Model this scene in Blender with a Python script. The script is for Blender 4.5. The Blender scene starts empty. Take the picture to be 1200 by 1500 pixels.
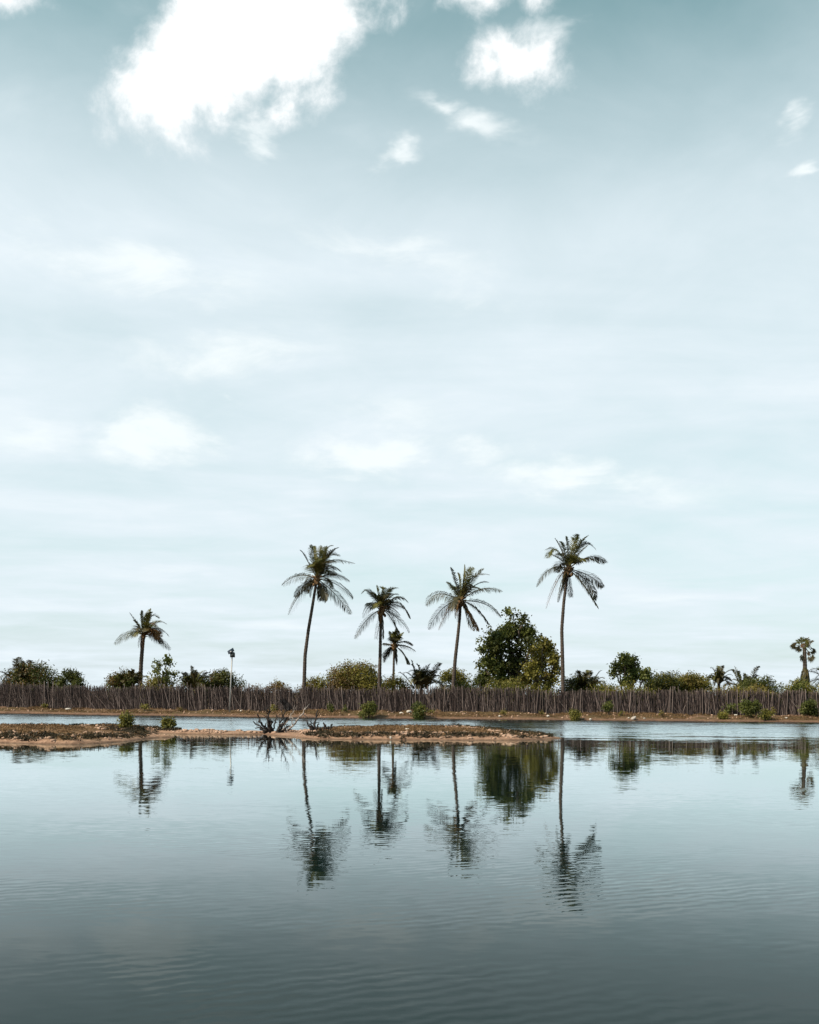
import bpy, math, random
import numpy as np
from mathutils import Matrix, Vector

# ------------------------------------------------------------------ camera
F = 1472.0            # focal length in photo pixels (1200 x 1500)
EYE = 1.8             # eye height above the water, metres
HZ = 1016.0           # horizon row
ROLL = math.radians(0.5)
scene = bpy.context.scene
cam_d = bpy.data.cameras.new('camera')
cam = bpy.data.objects.new('camera', cam_d)
scene.collection.objects.link(cam)
cam_d.sensor_fit = 'AUTO'; cam_d.sensor_width = 36.0
cam_d.lens = 36.0 * F / 1500.0
cam_d.shift_y = (HZ - 750.0) / 1500.0
cam_d.clip_start = 0.1; cam_d.clip_end = 8000
cam.matrix_world = Matrix.Translation((0, 0, EYE)) @ Matrix.Rotation(math.radians(90), 4, 'X') @ Matrix.Rotation(ROLL, 4, 'Z')
scene.camera = cam

# ------------------------------------------------------------------ light
SUN_AZ = math.atan2(-0.87, -0.46)       # clockwise from +Y
SUN_EL = math.radians(42)
SUN_STRENGTH = 5.0
SKY_STRENGTH = 0.10
EXPOSURE = 0.42
vs = scene.view_settings
vs.view_transform = 'Standard'; vs.look = 'None'; vs.gamma = 1.0
vs.exposure = EXPOSURE; vs.use_curve_mapping = False
scene.cycles.max_bounces = 6
scene.cycles.diffuse_bounces = 2
scene.cycles.glossy_bounces = 3
scene.cycles.transparent_max_bounces = 6
scene.cycles.caustics_reflective = False
scene.cycles.caustics_refractive = False

sun_d = bpy.data.lights.new('sun', 'SUN'); sun_d.energy = SUN_STRENGTH; sun_d.angle = math.radians(0.53)
sun_d.color = (1.0, 0.90, 0.75)
sun = bpy.data.objects.new('sun', sun_d); scene.collection.objects.link(sun)
to_sun = Vector((math.sin(SUN_AZ) * math.cos(SUN_EL), math.cos(SUN_AZ) * math.cos(SUN_EL), math.sin(SUN_EL)))
sun.rotation_euler = to_sun.to_track_quat('Z', 'Y').to_euler()
sun.location = (0, 0, 60)


def unroll(px, py):
    x, y = px - 600.0, py - HZ
    c, s = math.cos(ROLL), math.sin(ROLL)
    return x * c + y * s, -x * s + y * c


def sky_dir(px, py):
    x, y = unroll(px, py)
    return Vector((x, F, -y)).normalized()


class NT:
    """small helper round a node tree"""
    def __init__(self, tree):
        self.t = tree; self.n = tree.nodes; self.l = tree.links

    def new(self, kind, **kw):
        n = self.n.new(kind)
        for k, v in kw.items():
            setattr(n, k, v)
        return n

    def put(self, sock, v):
        if hasattr(v, 'is_output'):
            self.l.new(v, sock)
        elif v is not None:
            sock.default_value = v

    def math(self, op, a, b=None, c=None, clamp=False):
        n = self.new('ShaderNodeMath', operation=op); n.use_clamp = clamp
        for i, v in enumerate((a, b, c)):
            if v is not None:
                self.put(n.inputs[i], v)
        return n.outputs[0]

    def vmath(self, op, a, b=None):
        n = self.new('ShaderNodeVectorMath', operation=op)
        self.put(n.inputs[0], a)
        if b is not None:
            self.put(n.inputs[1], b)
        return n.outputs['Value'] if op in ('DOT_PRODUCT', 'LENGTH') else n.outputs['Vector']

    def noise(self, vec, scale, detail=4.0, rough=0.5, dist=0.0, color=False):
        n = self.new('ShaderNodeTexNoise')
        self.put(n.inputs['Vector'], vec)
        n.inputs['Scale'].default_value = scale; n.inputs['Detail'].default_value = detail
        n.inputs['Roughness'].default_value = rough; n.inputs['Distortion'].default_value = dist
        return n.outputs['Color'] if color else n.outputs['Fac']

    def smooth(self, v, lo, hi, a=0.0, b=1.0):
        n = self.new('ShaderNodeMapRange', interpolation_type='SMOOTHSTEP')
        self.put(n.inputs['Value'], v)
        for k, x in zip(('From Min', 'From Max', 'To Min', 'To Max'), (lo, hi, a, b)):
            self.put(n.inputs[k], x)
        return n.outputs['Result']

    def mix(self, fac, a, b, blend='MIX'):
        n = self.new('ShaderNodeMix', data_type='RGBA', blend_type=blend)
        self.put(n.inputs[0], fac); self.put(n.inputs[6], a); self.put(n.inputs[7], b)
        return n.outputs[2]

    def ramp(self, fac, stops, interp='LINEAR'):
        n = self.new('ShaderNodeValToRGB'); n.color_ramp.interpolation = interp
        e = n.color_ramp.elements
        while len(e) < len(stops):
            e.new(0.5)
        for i, (p, c) in enumerate(stops):
            e[i].position = p; e[i].color = (c[0], c[1], c[2], 1)
        self.put(n.inputs[0], fac)
        return n.outputs[0]


# ------------------------------------------------------------------ sky
def build_world():
    w = bpy.data.worlds.new('World'); scene.world = w; w.use_nodes = True
    t = NT(w.node_tree); t.n.clear()
    out = t.new('ShaderNodeOutputWorld'); bg = t.new('ShaderNodeBackground')
    bg.inputs['Strength'].default_value = SKY_STRENGTH
    t.l.new(bg.outputs[0], out.inputs[0])
    sky = t.new('ShaderNodeTexSky', sky_type='NISHITA')
    sky.sun_disc = False; sky.sun_elevation = SUN_EL; sky.sun_rotation = SUN_AZ
    sky.air_density = 1.0; sky.dust_density = 1.6; sky.ozone_density = 1.2; sky.altitude = 0
    d = t.new('ShaderNodeTexCoord').outputs['Generated']
    sep = t.new('ShaderNodeSeparateXYZ'); t.l.new(d, sep.inputs[0])
    z = t.math('MAXIMUM', sep.outputs['Z'], 0.0)
    # desaturate towards the milky teal of the photograph
    hsv = t.new('ShaderNodeHueSaturation'); hsv.inputs['Saturation'].default_value = SKY_SAT
    hsv.inputs['Hue'].default_value = SKY_HUE
    t.l.new(sky.outputs[0], hsv.inputs['Color'])
    base = t.mix(1.0, hsv.outputs[0], (SKY_GAIN[0], SKY_GAIN[1], SKY_GAIN[2], 1), 'MULTIPLY')
    # milky haze, thick low down, thinning with height
    hz = t.smooth(z, HAZE[0], HAZE[1], HAZE[2], HAZE[3])
    zz = t.math('ADD', z, 0.10)
    q = t.new('ShaderNodeCombineXYZ')
    t.l.new(t.math('DIVIDE', sep.outputs['X'], zz), q.inputs[0])
    t.l.new(t.math('DIVIDE', sep.outputs['Y'], zz), q.inputs[1])
    q = q.outputs[0]
    stretch = t.vmath('MULTIPLY', q, (0.55, 1.0, 1.0))
    veil = t.noise(stretch, 1.15, 6, 0.55, 0.6)
    veil2 = t.noise(t.vmath('MULTIPLY', q, (0.8, 0.8, 1)), 3.2, 7, 0.6, 0.5)
    vsum = t.math('ADD', t.math('MULTIPLY', veil, 0.7), t.math('MULTIPLY', veil2, 0.3))
    hz2 = t.math('ADD', hz, t.math('MULTIPLY', t.math('SUBTRACT', vsum, 0.5), 1.25), clamp=True)
    col = t.mix(hz2, base, HAZE_COL)
    # thin bright streaks
    st = t.smooth(vsum, 0.54, 0.72, 0.0, 0.55)
    col = t.mix(st, col, VEIL_COL)
    # cumulus: soft lobes at fixed places in the sky, edges broken by noise
    warp = t.noise(d, 9.0, 4, 0.5, color=True)
    dw = t.vmath('ADD', d, t.vmath('MULTIPLY', t.vmath('SUBTRACT', warp, (0.5, 0.5, 0.5)), (0.05, 0.05, 0.05)))
    def lobe(px, py, rx, ry, rot, amp, dw=dw):
        c = sky_dir(px, py)
        r = Vector((c.y, -c.x, 0)).normalized(); u = r.cross(c)
        a = math.radians(rot)
        r2 = r * math.cos(a) + u * math.sin(a); u2 = -r * math.sin(a) + u * math.cos(a)
        k = max(c.y, 0.2) / F
        comb = t.new('ShaderNodeCombineXYZ')
        t.l.new(t.vmath('DOT_PRODUCT', dw, tuple(r2 / (rx * k))), comb.inputs[0])
        t.l.new(t.vmath('DOT_PRODUCT', dw, tuple(u2 / (ry * k))), comb.inputs[1])
        return t.math('MULTIPLY_ADD', t.vmath('LENGTH', comb.outputs[0]), -amp, amp)
    field = None
    for c in CLOUDS:
        v = lobe(*c)
        field = v if field is None else t.math('MAXIMUM', field, v)
    n1 = t.noise(d, 17.0, 9, 0.62, 0.25)
    n2 = t.noise(d, 45.0, 6, 0.6)
    nz = t.math('ADD', t.math('MULTIPLY', t.math('SUBTRACT', n1, 0.5), 2.9), t.math('MULTIPLY', t.math('SUBTRACT', n2, 0.5), 1.2))
    field = t.math('MAXIMUM', field, -1.0)
    dens = t.math('ADD', field, t.math('MULTIPLY', nz, 0.8))
    alpha = t.smooth(dens, -0.08, 1.0)
    wf = None
    warp2 = t.noise(t.vmath('MULTIPLY', d, (0.6, 0.6, 1.3)), 6.0, 6, 0.6, color=True)
    dw2 = t.vmath('ADD', d, t.vmath('MULTIPLY', t.vmath('SUBTRACT', warp2, (0.5, 0.5, 0.5)), (0.20, 0.20, 0.14)))
    for (px, py, rx, ry, rot, amp) in WISPS:
        v = t.math('MULTIPLY', lobe(px, py, rx * 1.15, ry * 1.15, rot, 1.0, dw2), amp)
        wf = v if wf is None else t.math('MAXIMUM', wf, v)
    n3 = t.noise(t.vmath('MULTIPLY', d, (0.55, 0.55, 1.5)), 16.0, 8, 0.6, 0.4)
    wn = t.math('MULTIPLY', t.math('SUBTRACT', n3, 0.5), 3.2)
    wisp = t.math('MULTIPLY', t.smooth(t.math('ADD', wf, wn), 0.05, 0.95), t.smooth(wf, 0.0, 0.55))
    col = t.mix(t.math('MULTIPLY', wisp, 0.9), col, VEIL_COL)
    shade = t.smooth(dens, 0.15, 0.9, 0.0, 1.0)
    ccol = t.mix(shade, CLOUD_EDGE, CLOUD_COL)
    col = t.mix(alpha, col, ccol)
    t.l.new(col, bg.inputs['Color'])


SKY_SAT = 0.80; SKY_HUE = 0.455; SKY_GAIN = (0.79, 1.08, 0.97)
HAZE = (0.37, 0.63, 0.90, 0.0)
HAZE_COL = (6.05, 6.80, 7.25, 1)
VEIL_COL = (7.2, 7.7, 7.8, 1)
CLOUD_EDGE = (6.6, 7.1, 7.3, 1); CLOUD_COL = (8.6, 8.7, 8.7, 1)
# photo column, row, half sizes in photo pixels, tilt, softness gain
CLOUDS = [
    (400, -40, 200, 140, 15, 2.0), (335, 70, 180, 105, 32, 2.1), (245, 140, 125, 78, 40, 1.7), (430, 60, 140, 92, 40, 1.6), (320, 10, 120, 80, 40, 1.6),
    (240, 200, 95, 42, 0, 0.95), (475, 20, 85, 65, 20, 1.2),
    (745, 88, 90, 44, 0, 1.0), (695, 0, 65, 44, 10, 1.0), (785, 0, 40, 22, 10, 0.8), (15, 5, 55, 26, 10, 1.0),
]
WISPS = [
    (790, 48, 110, 34, -10, 0.75), (650, 150, 80, 26, -10, 0.6), (722, 178, 90, 30, -8, 0.6), (580, 238, 55, 26, 0, 0.8), (1195, 238, 36, 22, 0, 1.0), (1165, 160, 40, 34, 0, 0.7),
    (230, 665, 110, 80, 0, 0.95), (545, 672, 150, 46, 4, 1.0), (700, 655, 110, 40, 10, 0.6), (360, 535, 190, 60, 5, 0.6), (380, 604, 34, 18, 0, 0.7),
    (850, 700, 240, 34, -5, 0.6), (200, 375, 320, 80, -4, 0.62), (600, 380, 260, 70, -8, 0.5), (60, 640, 160, 50, 0, 0.5), (360, 212, 60, 24, 0, 0.6), (520, 610, 420, 40, 0, 0.35),
]
build_world()

# ------------------------------------------------------------------ helpers
COL = scene.collection
rng = np.random.default_rng(7)
random.seed(7)


def P(px, py, d):
    """point at depth d that the photograph shows at (px, py)"""
    x, y = unroll(px, py)
    return np.array((x * d / F, d, EYE - y * d / F))


def G(px, py, z=0.0):
    """point of the level z plane seen at (px, py)"""
    x, y = unroll(px, py)
    d = F * (EYE - z) / y
    return np.array((x * d / F, d, z))


def mesh_np(name, verts, quads=None, tris=None, smooth=False):
    verts = np.asarray(verts, dtype=np.float32).reshape(-1, 3)
    me = bpy.data.meshes.new(name)
    nq = 0 if quads is None else len(quads); nt = 0 if tris is None else len(tris)
    me.vertices.add(len(verts)); me.vertices.foreach_set('co', verts.ravel())
    loops = []; starts = []; totals = []; pos = 0
    if nq:
        loops.append(np.asarray(quads, dtype=np.int32).ravel()); starts.append(np.arange(nq) * 4); totals.append(np.full(nq, 4)); pos = nq * 4
    if nt:
        loops.append(np.asarray(tris, dtype=np.int32).ravel()); starts.append(pos + np.arange(nt) * 3); totals.append(np.full(nt, 3))
    lp = np.concatenate(loops).astype(np.int32)
    me.loops.add(len(lp)); me.loops.foreach_set('vertex_index', lp)
    me.polygons.add(nq + nt)
    me.polygons.foreach_set('loop_start', np.concatenate(starts).astype(np.int32))
    me.polygons.foreach_set('loop_total', np.concatenate(totals).astype(np.int32))
    if smooth:
        me.polygons.foreach_set('use_smooth', np.ones(nq + nt, dtype=bool))
    me.update(calc_edges=True)
    return me


class MB:
    """collects verts, quads and tris"""
    def __init__(self):
        self.v = []; self.q = []; self.t = []; self.n = 0

    def add(self, v, q=None, t=None):
        v = np.asarray(v, dtype=np.float64).reshape(-1, 3)
        if q is not None and len(q):
            self.q.append(np.asarray(q) + self.n)
        if t is not None and len(t):
            self.t.append(np.asarray(t) + self.n)
        self.v.append(v); self.n += len(v)

    def tube(self, pts, radii, sides=6, cap=True):
        pts = np.asarray(pts, dtype=np.float64); n = len(pts)
        radii = np.broadcast_to(np.asarray(radii, dtype=np.float64), (n,))
        tan = np.gradient(pts, axis=0); tan /= np.linalg.norm(tan, axis=1)[:, None] + 1e-9
        ref = np.array((0.13, 1.0, 0.07)) if abs(tan[0][1]) < 0.9 else np.array((1.0, 0.1, 0.0))
        a = np.cross(tan, ref); a /= np.linalg.norm(a, axis=1)[:, None] + 1e-9
        b = np.cross(tan, a)
        th = np.linspace(0, 2 * np.pi, sides, endpoint=False)
        ring = pts[:, None, :] + radii[:, None, None] * (np.cos(th)[None, :, None] * a[:, None, :] + np.sin(th)[None, :, None] * b[:, None, :])
        i = np.arange(n - 1)[:, None] * sides; j = np.arange(sides)[None, :]; j2 = (j + 1) % sides
        q = np.stack([i + j, i + j2, i + sides + j2, i + sides + j], -1).reshape(-1, 4)
        t = []
        if cap:
            for k in range(1, sides - 1):
                t.append((0, k + 1, k)); e = (n - 1) * sides; t.append((e, e + k, e + k + 1))
        self.add(ring.reshape(-1, 3), q, t if cap else None)

    def box(self, c, s, rot=None):
        v = np.array([(x, y, z) for z in (-.5, .5) for y in (-.5, .5) for x in (-.5, .5)]) * np.asarray(s)
        if rot is not None:
            v = v @ np.array(rot).T
        self.add(v + np.asarray(c), [(0, 2, 3, 1), (4, 5, 7, 6), (0, 1, 5, 4), (2, 6, 7, 3), (0, 4, 6, 2), (1, 3, 7, 5)])

    def lump(self, c, s, seed, jag=0.25, rows=6, cols=9):
        r = np.random.default_rng(seed)
        th = np.linspace(0, np.pi, rows); ph = np.linspace(0, 2 * np.pi, cols, endpoint=False)
        v = np.array([(math.sin(a) * math.cos(b), math.sin(a) * math.sin(b), math.cos(a)) for a in th for b in ph])
        k = 1 + (r.random((rows, cols)) - 0.5) * 2 * jag; k[0] = k[0, 0]; k[-1] = k[-1, 0]
        v = v * k.reshape(-1, 1) * np.asarray(s) + np.asarray(c)
        q = [(i * cols + j, (i + 1) * cols + j, (i + 1) * cols + (j + 1) % cols, i * cols + (j + 1) % cols) for i in range(rows - 1) for j in range(cols)]
        self.add(v, q)

    def build(self, name, mat, parent=None, smooth=False, origin=None):
        v = np.concatenate(self.v)
        if origin is not None:
            v = v - np.asarray(origin)
        me = mesh_np(name, v, np.concatenate(self.q) if self.q else None, np.concatenate(self.t) if self.t else None, smooth)
        return link(name, me, mat, parent, origin if parent is None else None)


def link(name, me, mat, parent=None, loc=None):
    if mat is not None and not me.materials:
        me.materials.append(mat)
    o = bpy.data.objects.new(name, me); COL.objects.link(o)
    if parent is not None:
        o.parent = parent
    if loc is not None:
        o.location = tuple(float(c) for c in loc)
    return o


def tag(o, label=None, cat=None, group=None, kind=None):
    for k, v in (('label', label), ('category', cat), ('group', group), ('kind', kind)):
        if v:
            o[k] = v
    return o


def thing(name, loc, label, cat, group=None):
    o = bpy.data.objects.new(name, None); COL.objects.link(o)
    o.location = tuple(float(c) for c in loc); o.empty_display_size = 0.3
    return tag(o, label, cat, group)


_tab = np.random.default_rng(3).random((256, 256))


def vnoise(x, y):
    x = np.asarray(x, dtype=np.float64); y = np.asarray(y, dtype=np.float64)
    xi = np.floor(x).astype(int); yi = np.floor(y).astype(int); fx = x - xi; fy = y - yi
    fx = fx * fx * (3 - 2 * fx); fy = fy * fy * (3 - 2 * fy)
    g = lambda a, b: _tab[a % 256, b % 256]
    return (g(xi, yi) * (1 - fx) + g(xi + 1, yi) * fx) * (1 - fy) + (g(xi, yi + 1) * (1 - fx) + g(xi + 1, yi + 1) * fx) * fy


def fbm(x, y, o=4):
    s = 0; a = 0.5
    for k in range(o):
        s = s + a * (vnoise(x * 2 ** k + 17.3 * k, y * 2 ** k + 9.1 * k) - 0.5); a *= 0.5
    return s


# ------------------------------------------------------------------ materials
def material(name):
    m = bpy.data.materials.new(name); m.use_nodes = True
    t = NT(m.node_tree)
    return m, t, t.n['Principled BSDF']


def leaf_mat(name, stops, trans=0.42, rough=0.55):
    m, t, b = material(name)
    g = t.new('ShaderNodeNewGeometry')
    oi = t.new('ShaderNodeObjectInfo')
    f = t.math('ADD', t.math('MULTIPLY', g.outputs['Random Per Island'], 0.75), t.math('MULTIPLY', oi.outputs['Random'], 0.25))
    pos = t.noise(g.outputs['Position'], 0.9, 3, 0.5)
    f = t.math('ADD', t.math('MULTIPLY', f, 0.55), t.math('MULTIPLY', t.smooth(pos, 0.3, 0.7), 0.45))
    c = t.ramp(f, stops)
    t.l.new(c, b.inputs['Base Color'])
    b.inputs['Roughness'].default_value = rough; b.inputs['Specular IOR Level'].default_value = 0.3
    tr = t.new('ShaderNodeBsdfTranslucent'); t.l.new(c, tr.inputs['Color'])
    mx = t.new('ShaderNodeMixShader'); mx.inputs[0].default_value = trans
    t.l.new(b.outputs[0], mx.inputs[1]); t.l.new(tr.outputs[0], mx.inputs[2])
    t.l.new(mx.outputs[0], t.n['Material Output'].inputs['Surface'])
    return m


def wood_mat(name, a, b_, scale=3.0, zstretch=0.15, island=True, rough=0.85, pale=None):
    m, t, b = material(name)
    g = t.new('ShaderNodeNewGeometry')
    tc = t.new('ShaderNodeTexCoord').outputs['Object']
    n = t.noise(t.vmath('MULTIPLY', tc, (6, 6, 6 * zstretch)), scale, 5, 0.6)
    oi = t.new('ShaderNodeObjectInfo')
    f = t.math('ADD', t.math('MULTIPLY', n, 0.5), t.math('MULTIPLY', g.outputs['Random Per Island'] if island else oi.outputs['Random'], 0.5))
    t.l.new(t.ramp(f, [(0.15, a), (0.85, b_)] if pale is None else [(0.18, a), (0.58, b_), (0.80, pale)]), b.inputs['Base Color'])
    b.inputs['Roughness'].default_value = rough; b.inputs['Specular IOR Level'].default_value = 0.2
    bp = t.new('ShaderNodeBump'); bp.inputs['Strength'].default_value = 0.5; bp.inputs['Distance'].default_value = 0.02
    t.l.new(n, bp.inputs['Height']); t.l.new(bp.outputs[0], b.inputs['Normal'])
    return m


M = {}
M['palm_green'] = leaf_mat('palm_frond_green', [(0.0, (.026, .030, .007)), (0.5, (.075, .074, .016)), (1.0, (.19, .155, .042))], 0.3, 0.45)
M['palm_dark'] = leaf_mat('palm_frond_dark', [(0.0, (.016, .016, .007)), (0.5, (.044, .039, .014)), (1.0, (.13, .09, .036))], 0.25, 0.5)
M['palm_dry'] = leaf_mat('palm_frond_dry', [(0.0, (.08, .042, .017)), (0.5, (.18, .092, .036)), (1.0, (.32, .175, .075))], 0.3, 0.7)
M['rachis'] = wood_mat('palm_rachis', (.10, .08, .03), (.24, .16, .07))
M['husk'] = wood_mat('palm_fibre', (.07, .04, .02), (.22, .13, .06))
M['leaf_dark'] = leaf_mat('leaf_dark_green', [(0.0, (.014, .020, .005)), (0.5, (.052, .062, .014)), (1.0, (.17, .165, .045))])
M['leaf_mid'] = leaf_mat('leaf_mid_green', [(0.0, (.030, .042, .009)), (0.5, (.090, .105, .021)), (1.0, (.22, .22, .055))])
M['leaf_olive'] = leaf_mat('leaf_olive', [(0.0, (.05, .048, .010)), (0.5, (.17, .155, .028)), (1.0, (.34, .28, .07))])
M['leaf_yellow'] = leaf_mat('leaf_yellow', [(0.0, (.08, .06, .015)), (0.5, (.19, .15, .035)), (1.0, (.32, .26, .08))])
M['leaf_brown'] = leaf_mat('leaf_rusty', [(0.0, (.04, .028, .010)), (0.5, (.12, .075, .025)), (1.0, (.23, .15, .06))])
M['bark'] = wood_mat('bark', (.035, .028, .022), (.14, .11, .085))
M['dead'] = wood_mat('dead_wood_dark', (.008, .006, .006), (.04, .032, .028))
M['bleached'] = wood_mat('dead_wood_bleached', (.15, .125, .11), (.36, .31, .28))
M['stick'] = wood_mat('fence_stick', (.007, .005, .005), (.075, .054, .050), pale=(.28, .22, .20))
M['stake'] = wood_mat('fence_stake', (.03, .022, .02), (.20, .155, .14), island=False)


def trunk_material():
    m, t, b = material('palm_trunk_bark')
    tc = t.new('ShaderNodeTexCoord').outputs['Object']
    n = t.noise(t.vmath('MULTIPLY', tc, (1, 1, 2.5)), 3.0, 6, 0.6)
    wv = t.new('ShaderNodeTexWave', wave_type='BANDS', bands_direction='Z'); t.l.new(tc, wv.inputs['Vector'])
    wv.inputs['Scale'].default_value = 2.2; wv.inputs['Distortion'].default_value = 2.5; wv.inputs['Detail'].default_value = 3
    f = t.math('ADD', t.math('MULTIPLY', n, 0.7), t.math('MULTIPLY', wv.outputs['Fac'], 0.3))
    t.l.new(t.ramp(f, [(0.2, (.02, .015, .012)), (0.55, (.062, .047, .038)), (0.9, (.14, .11, .09))]), b.inputs['Base Color'])
    b.inputs['Roughness'].default_value = 0.9; b.inputs['Specular IOR Level'].default_value = 0.2
    bp = t.new('ShaderNodeBump'); bp.inputs['Strength'].default_value = 0.6; bp.inputs['Distance'].default_value = 0.03
    t.l.new(f, bp.inputs['Height']); t.l.new(bp.outputs[0], b.inputs['Normal'])
    return m


M['trunk'] = trunk_material()


def simple_mat(name, a, b_, scale, rough=0.9, bump=0.02, metal=0.0):
    m, t, b = material(name)
    tc = t.new('ShaderNodeTexCoord').outputs['Object']
    n = t.noise(tc, scale, 6, 0.6)
    t.l.new(t.ramp(n, [(0.3, a), (0.7, b_)]), b.inputs['Base Color'])
    b.inputs['Roughness'].default_value = rough; b.inputs['Metallic'].default_value = metal
    bp = t.new('ShaderNodeBump'); bp.inputs['Strength'].default_value = 0.5; bp.inputs['Distance'].default_value = bump
    t.l.new(n, bp.inputs['Height']); t.l.new(bp.outputs[0], b.inputs['Normal'])
    return m


M['stone'] = simple_mat('pale_stone', (.34, .30, .26), (.58, .53, .47), 9)
M['stone_grey'] = simple_mat('grey_stone', (.20, .17, .15), (.42, .37, .33), 7)
M['pole'] = simple_mat('galvanised_pole', (.20, .19, .185), (.32, .31, .30), 14, 0.45, 0.002, 0.3)
M['black_metal'] = simple_mat('black_housing', (.012, .013, .014), (.03, .032, .034), 10, 0.5, 0.002)
M['solar'] = simple_mat('solar_cells', (.008, .01, .018), (.016, .02, .032), 12, 0.3, 0.001)
M['clod'] = simple_mat('sand_clod', (.20, .12, .08), (.44, .29, .21), 4, 0.95, 0.03)


def ground_mat(name, sand_lo, sand_hi, veg_lo, veg_hi, veg_amount, z0, z1):
    m, t, b = material(name)
    g = t.new('ShaderNodeNewGeometry'); pos = g.outputs['Position']
    sep = t.new('ShaderNodeSeparateXYZ'); t.l.new(pos, sep.inputs[0]); z = sep.outputs['Z']
    n1 = t.noise(pos, 1.3, 6, 0.6); n2 = t.noise(pos, 7.0, 5, 0.65); n3 = t.noise(pos, 0.35, 4, 0.5)
    sand = t.ramp(t.math('ADD', t.math('MULTIPLY', n1, 0.5), t.math('MULTIPLY', n2, 0.5)), [(0.3, sand_lo), (0.68, sand_hi)])
    veg = t.ramp(n2, [(0.3, veg_lo), (0.7, veg_hi)])
    zz = t.math('ADD', z, t.math('MULTIPLY', t.math('SUBTRACT', n1, 0.5), 0.35))
    f = t.math('MULTIPLY', t.smooth(zz, z0, z1), t.smooth(t.math('ADD', n3, t.math('MULTIPLY', n2, 0.3)), 0.72 - veg_amount, 0.92 - veg_amount))
    col = t.mix(f, sand, veg)
    wet = t.smooth(t.math('ADD', z, t.math('MULTIPLY', t.math('SUBTRACT', n2, 0.5), 0.06)), 0.0, 0.09, 0.45, 1.0)   # soaked rim at the waterline
    wc = t.new('ShaderNodeCombineXYZ')
    for i in range(3):
        t.l.new(wet, wc.inputs[i])
    col = t.mix(1.0, col, wc.outputs[0], 'MULTIPLY')
    t.l.new(col, b.inputs['Base Color'])
    b.inputs['Roughness'].default_value = 0.95; b.inputs['Specular IOR Level'].default_value = 0.15
    bp = t.new('ShaderNodeBump'); bp.inputs['Strength'].default_value = 0.8; bp.inputs['Distance'].default_value = 0.06
    t.l.new(t.math('ADD', n1, n2), bp.inputs['Height']); t.l.new(bp.outputs[0], b.inputs['Normal'])
    return m


M['spit'] = ground_mat('spit_soil', (.15, .08, .05), (.40, .25, .17), (.05, .03, .015), (.19, .105, .05), 0.36, 0.08, 0.2)
M['bank'] = ground_mat('bank_soil', (.055, .03, .02), (.26, .15, .10), (.035, .024, .011), (.12, .075, .034), 0.28, 0.02, 0.25)


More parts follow.
